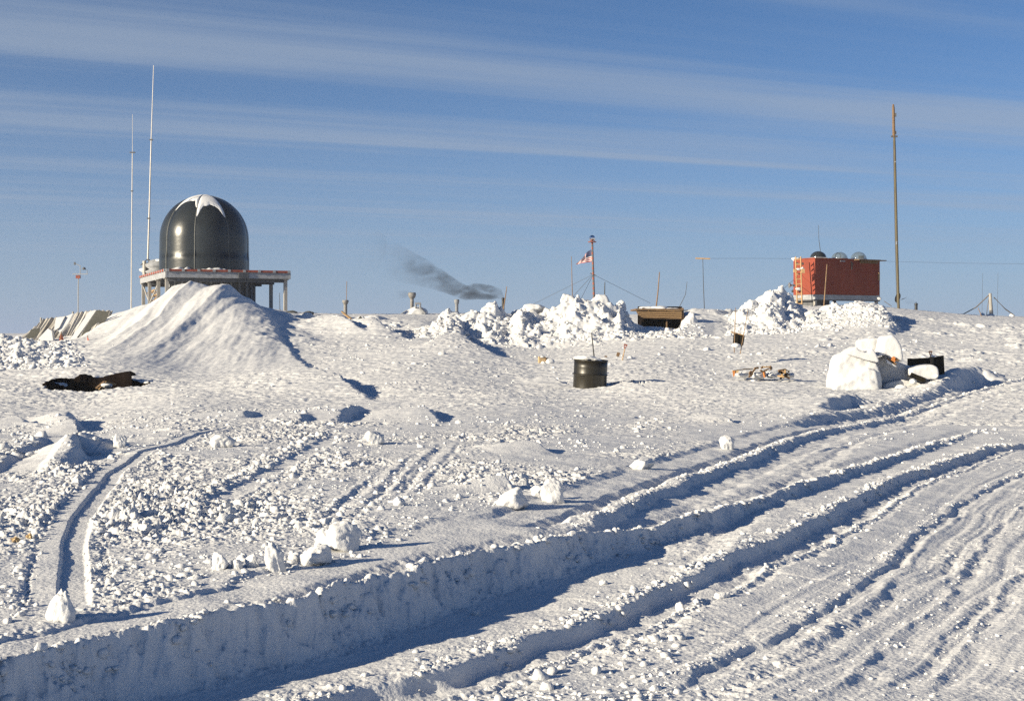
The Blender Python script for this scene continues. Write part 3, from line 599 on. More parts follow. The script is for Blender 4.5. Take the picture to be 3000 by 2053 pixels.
# separate large blocks
BL = [(180, 1815, 92, 95, 'pointed snow block at the lower end of the curved track on the left', 3), (805, 1674, 62, 92, 'upright slab of snow leaning beside the smooth track strip, left of the two-block gap', 1),
      (925, 1655, 98, 66, 'angular snow block between the upright slab and the big round boulder', 2), (1005, 1614, 125, 92, 'largest rounded snow boulder by the track strip', 4), (948, 1605, 50, 66, 'small snow block against the left side of the largest boulder', 5),
      (640, 1668, 58, 62, 'notched snow block, leftmost of the row along the track strip', 6), (738, 1660, 44, 46, 'small snow lump just left of the upright slab', 7), (690, 1666, 40, 34, 'low snow lump between the notched block and the upright slab', 17),
      (1500, 1486, 105, 62, 'wedge-shaped snow block left of the twin boulder at mid track', 8), (1625, 1472, 84, 76, 'rounded snow boulder at mid track, right of the wedge-shaped block', 9), (1575, 1455, 46, 40, 'small snow block between the wedge and the rounded boulder', 10),
      (1885, 1374, 84, 46, 'low snow block with a shaded side at the edge of the upper track', 11), (2130, 1316, 48, 44, 'bright snow lump alone on the flat, highest of those along the tracks', 12),
      (650, 1310, 76, 42, 'snow lump alone in the middle of the left field', 13), (352, 1312, 42, 46, 'upright snow lump beside the far end of the curved track', 14),
      (1100, 1300, 70, 46, 'jagged snow lump on the ridge of clods in the centre of the field', 15), (2117, 1753, 52, 28, 'flat snow chip on the churned snow right of the second rut', 16), (1992, 1788, 34, 30, 'small upright snow chip right of the second rut', 18),
      (1768, 1712, 26, 22, 'round snowball on the lip above the deep rut', 19), (1393, 1802, 26, 22, 'round snowball on the sunlit track floor', 20), (1170, 1480, 38, 30, 'small snow lump alone left of the wedge-shaped block', 21)]
for x, yb, wpx, hpx, lab, sd in BL:
    p = see(x, yb, 5.5); Y = p.y; wd = wpx*Y/F/2; hg = hpx*Y/F
    v, f = clod(4, 500+sd, 11 if sd not in (4, 9) else 16, .14, .85)
    v = v/np.abs(v).max(0); rr_ = v[:, 2]
    if sd == 3: v[:, 0] *= 1-.55*np.clip(v[:, 2], -1, 1); v[:, 1] *= 1-.5*v[:, 2]
    if sd == 1: v[:, 0] += -.35*v[:, 2]
    v = v*np.array([wd, wd*.8, hg*.62]); v[:, 2] += hg*.38
    me = np_mesh('snow_block', v, f, SNOW, True); o = link('snow_block', me); o.location = (p.x, p.y+wd*.3, p.z-.01)
    T(o, lab, 'snow block', 'loose snow blocks on the field')

# ================================================================ THE THINGS
# ---------------------------------------------------------------- platform with the radome
c0 = P(485, 787, 84.0); ZT = c0.z                                   # deck top
EX = Vector((6.96, 2.80, 0)).normalized(); EY = Vector((-4.8, 11.2, 0)).normalized(); EY = (EY-EX*EY.dot(EX)).normalized()
WX, WY = 7.5, 11.6
RP = Matrix((EX, EY, Vector((0, 0, 1)))).transposed()
def pl(a, b, z): return c0+EX*a+EY*b+Vector((0, 0, z))
plat = empty('platform', (c0.x, c0.y, ZT-2.6), 'raised grey timber platform with red dashes along its edge, carrying the dark dome', 'platform')
m = MB(); m.box(pl(WX/2, WY/2, -.07), (WX-.02, WY-.02, .12), RP); m.build('deck', GREYP, plat)
m = MB()
m.box(pl(WX/2, .06, -.33), (WX, .10, .36), RP); m.box(pl(.05, WY/2, -.33), (.10, WY, .36), RP); m.box(pl(WX-.05, WY/2, -.33), (.10, WY, .36), RP); m.box(pl(WX/2, WY-.05, -.33), (WX, .1, .36), RP)
m.build('fascia', FROST, plat)
for i in range(9): m = MB(); m.box(pl(.12+i*(WX-.24)/8, -.03, -.075), (.16, .10, .15), RP); m.build('joist_end', FROST, plat)
for i in range(13): m = MB(); m.box(pl(-.03, .25+i*(WY-.4)/12, -.075), (.10, .16, .15), RP); m.build('joist_end', FROST, plat)
for i in range(8): m = MB(); m.box(pl(.12+(i+.5)*(WX-.24)/8, -.015, -.075), ((WX-.24)/8-.17, .09, .13), RP); m.build('edge_board', REDP, plat)
for i in range(12): m = MB(); m.box(pl(-.015, .25+(i+.5)*(WY-.4)/12, -.075), (.09, (WY-.4)/12-.17, .13), RP); m.build('edge_board', REDP, plat)
m = MB()
for b in (.35, 4.0, 7.8, WY-.35): m.box(pl(WX/2, b, -.62), (WX-.3, .16, .22), RP)
m.build('cross_beam', GREYD, plat)
legs = [(.15, .5), (WX-.25, .35), (WX-.3, 4.2), (WX-.3, WY-.4), (.15, 4.0), (.15, 8.0), (.2, WY-.2), (2.8, WY-.2)]
for a, b in legs:
    q = pl(a, b, 0); g = float(gh(q.x, q.y))-.4; m = MB(); m.box((q.x, q.y, (g+ZT-.5)/2), (.20, .20, ZT-.5-g), RP); m.box((q.x, q.y, ZT-.54), (.34, .34, .06), RP); m.build('leg', POST, plat)
m = MB()
for a0, b0, a1, b1, z0, z1 in ((.15, 4.0, .15, 8.0, -.7, -1.9), (.15, 8.0, .2, WY-.2, -1.9, -.7)): m.tube([pl(a0, b0, z0), pl(a1, b1, z1)], .05, 6)
m.build('brace', POST, plat)
m = MB(); m.box(pl(4.6, -.04, -.33), (.62, .06, .34), RP)
for i in range(4): m.box(pl(4.6, -.075, -.45+i*.08), (.58, .03, .03), RP)
m.build('vent_grille', GREYD, plat)
# clutter slung beneath the left end
cl_ = empty('scaffold_bundle', tuple(pl(.6, 8.4, -1.3)), 'bundle of brown timbers slung under the left end of the dome platform', 'timber')
for i in range(7):
    m = MB(); z = -1.05-.13*i; m.box(pl(.4+.3*random.random(), 8.6+.2*random.random(), z), (.12, 3.2-.3*i*random.random(), .09), RP @ rotz(random.uniform(-.12, .12))); m.build('timber', WOODD if i % 2 else WOOD, cl_)
# tower under the platform
tc0 = pl(3.55, 5.2, 0)
tw = empty('support_tower', (tc0.x, tc0.y, ZT-3.2), 'dark grey ribbed round tower beneath the dome platform, behind the snow drift', 'tower')
m = MB(); m.lathe((tc0.x, tc0.y, ZT-3.4), [(2.72, 0), (2.72, 2.85)], 40); m.build('wall', GREYD, tw)
for k in range(28):
    m = MB(); a = k*2*math.pi/28; m.box((tc0.x+2.76*math.cos(a), tc0.y+2.76*math.sin(a), ZT-2.0), (.10, .12, 2.8), rotz(a)); m.build('rib', GREYP, tw)
# radome
dc = Vector((-.2162*tc0.y, tc0.y, ZT)); RD = 128.5*tc0.y/F
cyl = 97*tc0.y/F; hem = 128*tc0.y/F
tocam = math.atan2(-dc.y, -dc.x)                                     # bearing from the dome to the camera
def rad(phi, th):      # th: angle from the top; phi: bearing seen from the camera, + is right
    t = ((math.degrees(phi)+57.5) % 45)/45
    bulge = 1-.030*abs(2*t-1)**2.2*min(1, th/.5)
    return bulge
def dpt(phi, z=None, th=None, off=0.0):
    a = tocam+phi
    if th is not None:
        r = RD*math.sin(th)**.94*rad(phi, th)+off*math.sin(th); zz = cyl+hem*math.cos(th)+off*math.cos(th)
        if th < .25: zz += .05*(1-th/.25)
    else:
        r = RD*rad(phi, 1.57)*(1+.012*(1-z/cyl)*(z > .95))+off; zz = z
        if z <= .95: r = RD*1.0*(rad(phi, 1.57)*.5+.5)+off+.02
    return Vector((dc.x+r*math.cos(a), dc.y+r*math.sin(a), dc.z+zz))
dome = empty('radome', (dc.x, dc.y, ZT), 'large glossy black rubber dome with eight gores and snow on its crown', 'dome')
NP = 160; vs = []; ring = [('z', 0.0), ('z', .35), ('z', .7), ('z', .95), ('z', .96), ('z', 1.3), ('z', 1.7)]+[('t', math.pi/2*(1-i/34)) for i in range(35)]
for kind, val in ring:
    for k in range(NP):
        ph = 2*math.pi*k/NP; vs.append(dpt(ph, z=val) if kind == 'z' else dpt(ph, th=max(val, .004)))
fs = [(i*NP+k, i*NP+(k+1) % NP, (i+1)*NP+(k+1) % NP, (i+1)*NP+k) for i in range(len(ring)-1) for k in range(NP)]
m = MB(); m.add(vs, fs, True); m.build('shell', BLACKRUB, dome)
for g in range(8):
    ph = math.radians(-57.5+45*g); m = MB(); m.tube([dpt(ph, z=z, off=.005) for z in (0, .5, .95, 1.4, 1.9)]+[dpt(ph, th=math.pi/2*(1-i/20), off=.005) for i in range(0, 20)]+[dpt(ph, th=.02)], .028, 6); m.build('seam', SEAM, dome)
m = MB(); m.lathe((dc.x, dc.y, ZT+cyl+hem+.0), [(.22, 0), (.2, .06), (.08, .1), (.0, .11)], 16); m.build('cap', SEAM, dome)
def snowcap(lim, name, ph0, ph1, parent):
    nt_, nr = 44, 26; top = []; bot = []
    for i in range(nt_+1):
        t = i/nt_; ph = math.radians(ph0+(ph1-ph0)*t); L_ = math.radians(np.interp(t, [a for a, b in lim], [b for a, b in lim])); st_ = math.radians(3)
        L_ += .012*math.sin(t*21)
        for j in range(nr+1):
            th = st_+(L_-st_)*j/nr; e = .05*min(1, 6*(1-j/nr))*min(1, 10*t+.15, 10*(1-t)+.15)
            top.append(dpt(ph, th=th, off=e+.006)); bot.append(dpt(ph, th=th, off=-.01))
    k = len(top); f = []
    for i in range(nt_):
        for j in range(nr):
            a = i*(nr+1)+j; f.append((a, a+1, a+nr+2, a+nr+1)); f.append((k+a, k+a+nr+1, k+a+nr+2, k+a+1))
    for i in range(nt_): a = i*(nr+1)+nr; f.append((a, k+a, k+a+nr+1, a+nr+1))
    m = MB(); m.add(top+bot, f, True); return m.build(name, SNOW, parent)
snowcap([(0, 52), (.04, 50), (.12, 41), (.3, 34), (.6, 32), (.82, 33), (.9, 41), (.96, 46), (1, 47)], 'snow_patch', -55, -13.2, dome)
snowcap([(0, 64), (.05, 60), (.12, 52), (.25, 45), (.5, 42), (.7, 44), (.82, 50), (.93, 60), (1, 62)], 'snow_patch', -11.8, 31.8, dome)
# snow piled at the dome's foot
def snowpile(name, centre, a0, a1, r, w_, h_, seed, parent):
    v, f = ico(4); v = v.copy(); n_s = 60; vs = []; fs = []
    for i in range(n_s+1):
        t = i/n_s; a = a0+(a1-a0)*t; e = math.sin(math.pi*min(max(t, .001), .999))**.5
        hh = h_*e*(.7+.5*float(perlin(np.array([t*7+seed]), np.array([seed*1.3]))[0])); ww = w_*e
        for j in range(9):
            b = math.pi*j/8; rr2 = r+ww*math.cos(b); vs.append(Vector((centre.x+rr2*math.cos(a), centre.y+rr2*math.sin(a), centre.z+hh*math.sin(b)-.01)))
    for i in range(n_s):
        for j in range(8): q = i*9+j; fs.append((q, q+9, q+10, q+1))
    m = MB(); m.add(vs, fs, True); return m.build(name, SNOW, parent)
snowpile('snow_patch', Vector((dc.x, dc.y, ZT)), tocam-.95, tocam-.22, RD+.15, .5, .36, 2, dome)
snowpile('snow_patch', Vector((dc.x, dc.y, ZT)), tocam-.2, tocam+.55, RD+.15, .45, .26, 6, dome)
snowpile('snow_patch', Vector((dc.x, dc.y, ZT)), tocam+.6, tocam+1.3, RD+.15, .4, .16, 9, dome)
# winch heap at the left end with the tall whip mast
q = pl(1.0, 9.6, 0)
hp = empty('snowed_winch', (q.x, q.y, ZT), 'frosted winch and coiled gear at the left end of the dome platform', 'winch')
m = MB(); m.lathe(q+Vector((0, 0, .05)), [(.9, 0), (1.05, .15), (.75, .3), (1.0, .45), (1.05, .62), (.7, .78), (.62, .9), (.3, .98), (0, 1.0)], 24); m.build('drum', FROST, hp)
for k in range(4):
    m = MB(); a = k*1.57+.5; m.box(q+Vector((1.0*math.cos(a), 1.0*math.sin(a), .45)), (.12, .5, .9), rotz(a)); m.build('frame', POST, hp)
v, f = clod(3, 77, 12, .1); me = np_mesh('snow_patch', v*np.array([.65, .8, .45])+np.array([-.75, .1, .3]), f, SNOW); link('snow_patch', me, hp)
v, f = clod(3, 78, 12, .1); me = np_mesh('snow_patch', v*np.array([.5, .6, .22])+np.array([.25, -.2, .92]), f, SNOW); link('snow_patch', me, hp)
YM = q.y
whip = empty('whip_mast', tuple(P(433, 765, YM)), 'tallest thin whitish whip mast, standing on the winch left of the dome', 'mast')
m = MB(); m.tube([P(433, 762, YM), P(438, 600, YM), P(443, 410, YM)], [.06, .05, .04], 8); m.build('lower_section', ALU, whip)
m = MB(); m.tube([P(443, 410, YM), P(450, 192, YM)], [.034, .022], 8); m.build('upper_section', ALU, whip)
m = MB(); m.box(P(443, 410, YM), (.22, .12, .08)); m.build('clamp', GREYD, whip); m = MB(); m.box(P(435.5, 640, YM), (.2, .14, .08)); m.build('clamp', GREYD, whip)
for k in range(5):
    a = k*2*math.pi/5+.3; m = MB(); p0 = P(433, 758, YM); m.tube([p0, p0+Vector((.55*math.cos(a), .55*math.sin(a), -.42))], .03, 5); m.build('brace', GREYD, whip)
g0 = see(386, 905, 60); YL = 87.0; gx_, gz_ = ghp(385, YL)
mast2 = empty('thin_mast', (gx_, YL, gz_), 'slender mast rising from the snow left of the dome platform', 'mast')
m = MB(); m.tube([P(384, 906, YL)+Vector((0, 0, -.5)), P(386, 640, YL), P(388, 447, YL)], [.035, .03, .028], 7); m.build('lower_section', ALU, mast2)
m = MB(); m.tube([P(388, 447, YL), P(388, 335, YL)], [.016, .010], 6); m.build('upper_section', ALU, mast2)
m = MB(); m.box(P(388, 447, YL), (.34, .08, .07)); m.build('clamp', GREYD, mast2); m = MB(); m.box(P(386.5, 560, YL), (.14, .12, .06)); m.build('clamp', GREYD, mast2)
# weather mast far left
YW = 150.0; wq = P(229, 930, YW)
wmast = empty('weather_mast', tuple(wq), 'distant thin mast with wind instruments on a crossarm, far left', 'mast')
m = MB(); m.tube([P(229, 960, YW), P(229, 860, YW), P(230, 805, YW)], [.05, .05, .05], 6); m.build('pole', POST, wmast)
m = MB(); m.box(P(235, 803, YW), (1.6, .07, .06)); m.tube([P(235, 803, YW), P(235, 778, YW)], .035, 6); m.tube([P(255, 803, YW), P(255, 790, YW)], .03, 6); m.tube([P(220, 772, YW), P(235, 779, YW)], .03, 6); m.build('crossarm', POST, wmast)
m = MB(); m.lathe(P(246, 790, YW), [(0, .28), (.14, .22), (.2, .08), (.2, 0), (0, -.02)], 14); m.build('anemometer', GREYD, wmast)
m = MB(); m.box(P(219, 772, YW), (.16, .1, .3)); m.build('wind_vane', GREYD, wmast)
m = MB(); m.box(P(229, 811, YW), (.44, .3, .34)); m.build('instrument_box', REDP, wmast)

# ---------------------------------------------------------------- canvas wall and panels on the left
YC = 70.0
tarp = empty('canvas_windbreak', tuple(P(190, 990, YC)), 'long beige canvas windbreak half buried in snow at the far left', 'tarpaulin')
topl = [(52, 988), (82, 966), (118, 934), (140, 931), (165, 929), (195, 925), (212, 916), (240, 912), (262, 909), (290, 909), (318, 912)]
tx = np.array([a for a, b in topl], float); ty = np.array([b for a, b in topl], float); vs = []; NN = 150
for i in range(NN+1):
    x = 52+(318-52)*i/NN; yt = np.interp(x, tx, ty)
    for j in range(17):
        t = j/16; fold = .30*float(perlin(np.array([x*.07+t*.5]), np.array([t*1.1]), 3)[0])+.16*float(perlin(np.array([x*.21]), np.array([t*1.7]), 4)[0])+.05*math.sin(x*.9)
        vs.append(P(x-26*t+10, yt+(1012-yt)*t, YC)+Vector((0, -1.5*t**1.2+fold*(.25+.75*t), .03*math.sin(x*.5))))
k = len(vs); bk = [v_+Vector((.02, .06, -.01)) for v_ in vs]; fs = []
for i in range(NN):
    for j in range(16): a = i*17+j; fs += [(a, a+1, a+18, a+17), (k+a, k+a+17, k+a+18, k+a+1)]
for i in range(NN): a = i*17; fs += [(a, a+17, k+a+17, k+a)]
m = MB(); m.add(vs+bk, fs, True); m.build('canvas', CANVAS, tarp)
for a, b in ((118, 934), (212, 916), (318, 912)):
    m = MB(); m.tube([P(a, b, YC)+Vector((0, .1, .06)), P(a-4, 1005, YC)+Vector((0, .1, 0))], .05, 6); m.build('post', POST, tarp)
def ppoly(name, pts, Y, th, mt, parent=None, lean=0.0):
    m = MB(); y0 = min(p_[1] for p_ in pts); m.prism([P(x, y, Y)+Vector((0, -lean*(y-y0)/80, 0)) for x, y in pts], (0, th, 0)); return m.build(name, mt, parent, org=P(pts[0][0], pts[0][1], Y) if parent is None else None)
T(ppoly('tarpaulin', [(283, 908), (320, 913), (315, 935), (305, 952), (292, 944), (276, 958), (258, 982), (245, 988), (262, 950)], YC-2.6, .05, TARPD, None, .6), 'dark olive tarpaulin hanging at the right end of the canvas windbreak', 'tarpaulin')
T(ppoly('tarpaulin', [(92, 964), (117, 961), (114, 978), (100, 990), (75, 996)], YC-2.4, .05, TARPD, None, .4), 'small dark tarpaulin at the left end of the canvas windbreak', 'tarpaulin')
# snow lying in tongues over the canvas
for i, (pts) in enumerate((((262, 912), (282, 908), (262, 950), (240, 992), (222, 998), (244, 950)), ((196, 926), (214, 918), (206, 945), (188, 975), (180, 968)), ((120, 990), (140, 962), (152, 968), (165, 1002), (118, 1004)), ((165, 930), (190, 927), (180, 960), (168, 968), (165, 950)))):
    ppoly('snow_streak', list(pts), YC-2.2-.1*i, .3, SNOW, tarp, .9)

# red pennants
for i, (pts, lab) in enumerate(((((179, 973), (184, 992), (186, 1005), (184, 1018), (176, 1019), (173, 1006), (174, 990)), 'taller narrow red marker flag, left of the two before the canvas windbreak'),
                              (((257, 985), (262, 1000), (265, 1011), (255, 1011), (256, 998)), 'smaller red triangular marker flag, right of the two before the canvas windbreak'))):
    Yp = 60.0-i; cxp = pts[0][0]; gxx, gzz = ghp(cxp, Yp)
    e = empty('marker_flag', (gxx, Yp, gzz), lab, 'flag', 'red marker flags')
    m = MB(); m.tube([(gxx, Yp, gzz-.3), P(pts[0][0], pts[0][1]-2, Yp)], .02, 6); m.build('stick', BAMB, e)
    m = MB(); m.prism([P(x, y, Yp)+Vector((0, .05*math.sin(y*.4), 0)) for x, y in pts], (0, .03, 0)); m.build('cloth', ORANGE, e)

# ---------------------------------------------------------------- the dug pit
pit = empty('dug_pit', (PITC[0], PITC[1], -2.3), 'long dark pit dug in the snow below the big drift, timber debris inside', 'pit')
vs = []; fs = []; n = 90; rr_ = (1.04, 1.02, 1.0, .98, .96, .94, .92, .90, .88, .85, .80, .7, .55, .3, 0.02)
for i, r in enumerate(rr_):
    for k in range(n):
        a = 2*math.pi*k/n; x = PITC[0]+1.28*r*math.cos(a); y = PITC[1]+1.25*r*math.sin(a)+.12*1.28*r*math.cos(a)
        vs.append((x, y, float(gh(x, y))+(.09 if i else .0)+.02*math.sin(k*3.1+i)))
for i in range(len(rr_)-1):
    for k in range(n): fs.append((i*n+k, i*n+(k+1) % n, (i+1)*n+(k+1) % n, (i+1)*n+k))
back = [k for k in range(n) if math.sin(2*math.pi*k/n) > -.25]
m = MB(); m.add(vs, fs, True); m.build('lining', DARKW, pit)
# rear wall of near-black timber standing up to the far lip
vs = []; fs = []; nb = 60
for k in range(nb+1):
    x_px = 124+(386-124)*k/nb; dxp = (x_px-CX)/F*PITC[1]-PITC[0]; Yb = PITC[1]+.12*dxp+1.0*math.sqrt(max(0, 1-(dxp/1.36)**2))
    top_y = np.interp(x_px, [124, 150, 165, 215, 232, 250, 262, 290, 310, 340, 372, 386], [1123, 1112, 1109, 1111, 1097, 1100, 1107, 1108, 1101, 1094, 1088, 1100])+1.2*math.sin(k*1.9)
    p1 = P(x_px, top_y, Yb); p0 = P(x_px, 1175, Yb); vs += [tuple(p0), tuple(p1), tuple(p1+Vector((0, .5, .0)))]
for k in range(nb): fs += [(k*3, k*3+3, k*3+4, k*3+1), (k*3+1, k*3+4, k*3+5, k*3+2)]
m = MB(); m.add(vs, fs, True); m.build('rear_wall', DARKW, pit)
for i, (x0, y0, x1, y1) in enumerate(((283, 1137, 306, 1118), (292, 1140, 312, 1121), (302, 1126, 330, 1129), (308, 1119, 338, 1126))):
    Yq = PITC[1]+.1+.1*i; a = P(x0, y0, Yq); b = P(x1, y1, Yq+.2); d = (b-a); m = MB()
    R3 = d.to_track_quat('X', 'Z').to_matrix(); m.box((a+b)/2, (d.length, .10, .04), R3); o = m.build('plank', WOOD if i % 2 else WOODD, pit)
    if i == 0: o['label'] = 'orange brown plank propped up inside the pit'
v, f = clod(3, 91, 10, .1); me = np_mesh('snow_lump', v*np.array([.16, .12, .12])+np.array(P(312, 1130, PITC[1]+.2))-np.array([PITC[0], PITC[1], -2.3]), f, SNOW); link('snow_lump', me, pit)

# ---------------------------------------------------------------- chimneys, smoke and sticks on the skyline
def chimney(x, ytop, ybot, Y, rpx, lab, capw=1.7, mt=CHIM):
    b = P(x, ybot, Y); t = P(x, ytop, Y); r = rpx*Y/F; h = t.z-b.z
    e = empty('chimney', tuple(b), lab, 'chimney', 'chimneys on the buried huts')
    m = MB(); m.tube([b-Vector((0, 0, 1.0)), b+Vector((0, 0, h*.75))], [r, r*.95], 14); m.build('stack', mt, e)
    m = MB(); m.lathe(b+Vector((0, 0, h*.66)), [(r*1.0, 0), (r*capw*.8, h*.08), (r*capw, h*.2), (r*capw, h*.3), (r*capw*.85, h*.34), (0, h*.34)], 16); m.build('cowl', mt, e)
    return e
chimney(1012, 879, 917, 103, 5.5, 'leftmost ribbed grey chimney with a thin rod above it')
chimney(1338, 877, 922, 92, 5.0, 'plain pale chimney just left of the rubble bank', 1.5, GREYP)
ch = chimney(1207, 857, 912, 92, 5.5, 'tallest chimney with a black flared cowl beside a snowed frame', 2.1, CHIM)
stk = chimney(1474, 872, 912, 78, 4.2, 'short black stack smoking behind the rubble bank', 1.05, GRATE)
chimney(2684, 888, 920, 100, 4.5, 'small black smoking stack right of the tall pole', 1.1, GRATE)
m = MB(); m.tube([P(1015, 882, 103), P(1016, 824, 103)], .022, 6); T(m.build('antenna_rod', BAMB, org=P(1015, 882, 103)), 'thin dark rod above the leftmost chimney', 'rod')
fr = empty('roof_hatch', tuple(P(1213, 915, 91)), 'snow covered hatch hump with a grey frame beside the tallest chimney', 'hatch')
v, f = clod(4, 95, 9, .06); me = np_mesh('snow_hump', v*np.array([.85, .8, .42]), f, SNOW); o = link('snow_hump', me, fr); o.location = (0, 0, .0)
m = MB()
for xx in (1218, 1231): m.tube([P(xx, 905, 90.5), P(xx, 887, 90.5)], .06, 6)
m.tube([P(1216, 889, 90.5), P(1233, 889, 90.5)], .07, 6); m.build('frame', GREYP, fr); m = MB(); m.tube([P(1231, 903, 90.5), P(1246, 918, 90.5)], .09, 6); m.build('strut', GREYP, fr); m = MB(); m.tube([P(1193, 908, 90.5), P(1172, 921, 90.5)], .03, 6); m.build('strut', GREYP, fr)
def stick(x0, y0, x1, y1, Y, r, lab, name='bamboo_pole', mt=BAMB, cat='pole', grp='marker poles', bury=.5, bend=0.0):
    a = P(x0, y0, Y); b = P(x1, y1, Y); d = (b-a).normalized(); m = MB(); mid = (a+b)/2+Vector((bend, 0, 0)); m.tube([a-d*bury, a, mid, b], [r, r, r*.85, r*.65], 7); o = m.build(name, mt, org=a); return T(o, lab, cat, grp)
stick(1476, 900, 1485, 839 , 76, .032, 'brown pole leaning beside the smoking stack')
stick(1677, 868, 1674, 751, 70, .022, 'straight thin pole left of the flag mast')
stick(1771, 877, 1772, 826, 72, .03, 'short thin pole right of the flag mast', mt=WIRE)
stick(1922, 902, 1932, 797, 72, .036, 'leaning brown pole behind the timber entrance', bend=.02)
stick(1990, 900, 2013, 825, 90, .02, 'thin curved whip behind the timber entrance', mt=WIRE, bend=.15)
stick(813+7, 915, 819, 858, 100, .025, 'very thin rod right of the dome platform legs', mt=WIRE)
stick(2414, 896, 2423, 774, 78, .038, 'pale bamboo pole leaning in front of the red hut')
stick(1740, 1042, 1733, 974, 44, .022, 'dark stick standing in the snow behind the oil drum', mt=WIRE, bury=.3)
stick(2877, 924, 2879, 800, 110, .012, 'hair thin rod left of the guyed post', mt=WIRE)
stick(2922, 922, 2924, 800, 110, .012, 'hair thin rod right of the guyed post', mt=WIRE)
stick(2878, 932, 2866, 902, 90, .03, 'short leaning stick beside the guyed post', mt=BAMB)
T(stick(1025, 932, 1000, 912, 75, .07, 'fallen tan plank on the broken snow crest', name='plank', mt=WOOD, cat='plank', grp='x', bury=.1)); bpy.data.objects['plank'].pop('group', None) if 'plank' in bpy.data.objects else None
# T-shaped aerial
e = empty('crossarm_aerial', tuple(P(2064, 908, 78)), 'thin T-shaped aerial with a wooden crossarm', 'aerial')
m = MB(); m.tube([P(2064, 912, 78), P(2061, 840, 78), P(2059, 757, 78)], [.022, .018, .014], 6); m.build('pole', WIRE, e)
m = MB(); m.box(P(2059, 757.5, 78), (.80, .09, .07), Matrix.Rotation(.03, 3, 'Y')); m.build('crossarm', WOOD, e)
m = MB(); m.box(P(2028, 909.5, 73), (1.7, .5, .06), Matrix.Rotation(.0, 3, 'Y')); T(m.build('plank', GREYD, org=P(2028, 910, 73)), 'dark plank lying level on the snow under the T-shaped aerial', 'plank')
# overhead cable
cab = []
for x, y, Y in ((2059, 757, 78), (2200, 757, 85), (2390, 758, 95), (2610, 766, 100), (2800, 771, 103), (3100, 774, 108)): cab.append(P(x, y, Y))
m = MB(); m.tube(cab, .006, 5); T(m.build('overhead_cable', WIRE, org=cab[0]), 'faint level cable running from the T-shaped aerial past the tall pole', 'cable')

# ---------------------------------------------------------------- flag mast
YF = 74.0
fm = empty('flag_mast', tuple(P(1741, 885, YF)), 'dark and red banded flag mast with a mirror ball on top', 'mast')
a, b = P(1741, 900, YF), P(1735, 709, YF); nb = 26
m = MB(); m.tube([a.lerp(b, k/nb) for k in range(nb+1)], [.062-.012*k/nb for k in range(nb+1)], 10); o = m.build('pole', [POLER, POLEG], fm)
for k in range(nb):
    for j in range(10): o.data.polygons[k*10+j].material_index = 1 if (k*2+j//3) % 4 in (1, 2) else 0
m = MB(); m.lathe(P(1735, 709, YF), [(0, -.02), (.22, -.02), (.22, .02), (0, .02)], 18); m.build('cap_plate', POLER, fm)
ball = []; mbp = MB(); mbp.lathe(P(1735, 698, YF), [(.16*math.sin(math.pi*i/10)+.0001, -.16*math.cos(math.pi*i/10)) for i in range(11)], 12)
mbp.sm = [False]*len(mbp.f); mbp.build('mirror_ball', CHROME, fm)
for k in range(3): m = MB(); m.tube([P(1735, 708, YF)+Vector((.13*math.cos(k*2.1+.3), .13*math.sin(k*2.1+.3), 0)), P(1735, 700, YF)+Vector((.15*math.cos(k*2.1+.3), .15*math.sin(k*2.1+.3), 0))], .014, 5); m.build('ball_bracket', POLER, fm)
for x1, y1, dy in ((1560, 892, 2), (1668, 880, 6), (1905, 888, 5), (1700, 880, -3)): m = MB(); m.tube([P(1738, 804, YF), P(x1, y1, YF+dy)], .009, 4); m.build('guy_wire', WIRE, fm)
m = MB(); m.box(P(1738, 804, YF), (.34, .05, .05), Matrix.Rotation(.4, 3, 'Y')); m.build('guy_collar', GREYD, fm)
# the flag: cloth pushed leftward by the wind, drooping to a point
NI, NJ = 60, 52; vs = []
top = [(1735, 731.5), (1728, 733), (1720, 738), (1714, 746), (1708, 755), (1699, 764), (1688, 773)]
bot = [(1734, 766), (1726, 768), (1716, 769.5), (1708, 770.5), (1701, 771.5), (1695, 773), (1687.5, 775)]
def crv(c, s):
    s = s*(len(c)-1); i = min(int(s), len(c)-2); s -= i; return (c[i][0]*(1-s)+c[i+1][0]*s, c[i][1]*(1-s)+c[i+1][1]*s)
for i in range(NI+1):
    s = i/NI; A = crv(top, s); B = crv(bot, s)
    for j in range(NJ+1):
        t = j/NJ; x = A[0]*(1-t)+B[0]*t; y = A[1]*(1-t)+B[1]*t; vs.append(P(x, y, YF)+Vector((0, .12*math.sin(s*7+t*2)*s+.05*math.sin(s*15)*s, 0)))
fs = []; mi = []
stars = {(3+int(4.2*a), 2+int(5.3*b)) for a in range(5) for b in range(5)}
for i in range(NI):
    for j in range(NJ):
        a = i*(NJ+1)+j; fs.append((a, a+1, a+NJ+2, a+NJ+1))
        if i < NI*.4 and j < NJ*7/13: mi.append(1 if (i % 5 == 2 and j % 5 == 2) else 2)
        else: mi.append(0 if (j*13//NJ) % 2 == 0 else 1)
fl = empty('national_flag', tuple(P(1735, 731, YF)), 'wind-blown flag with red and white stripes and a starred blue canton', 'flag')
k = len(vs); vs2 = [v_+Vector((0, .012, 0)) for v_ in vs]
o0 = P(1735, 731, YF); VV = np.array([tuple(v_-o0) for v_ in vs+vs2]); FF = np.array(fs+[(d+k, c+k, b_+k, a_+k) for a_, b_, c, d in fs])
me = np_mesh('cloth', VV, FF, [FR, FW, FB], True, np.array(mi+mi)); link('cloth', me, fl)

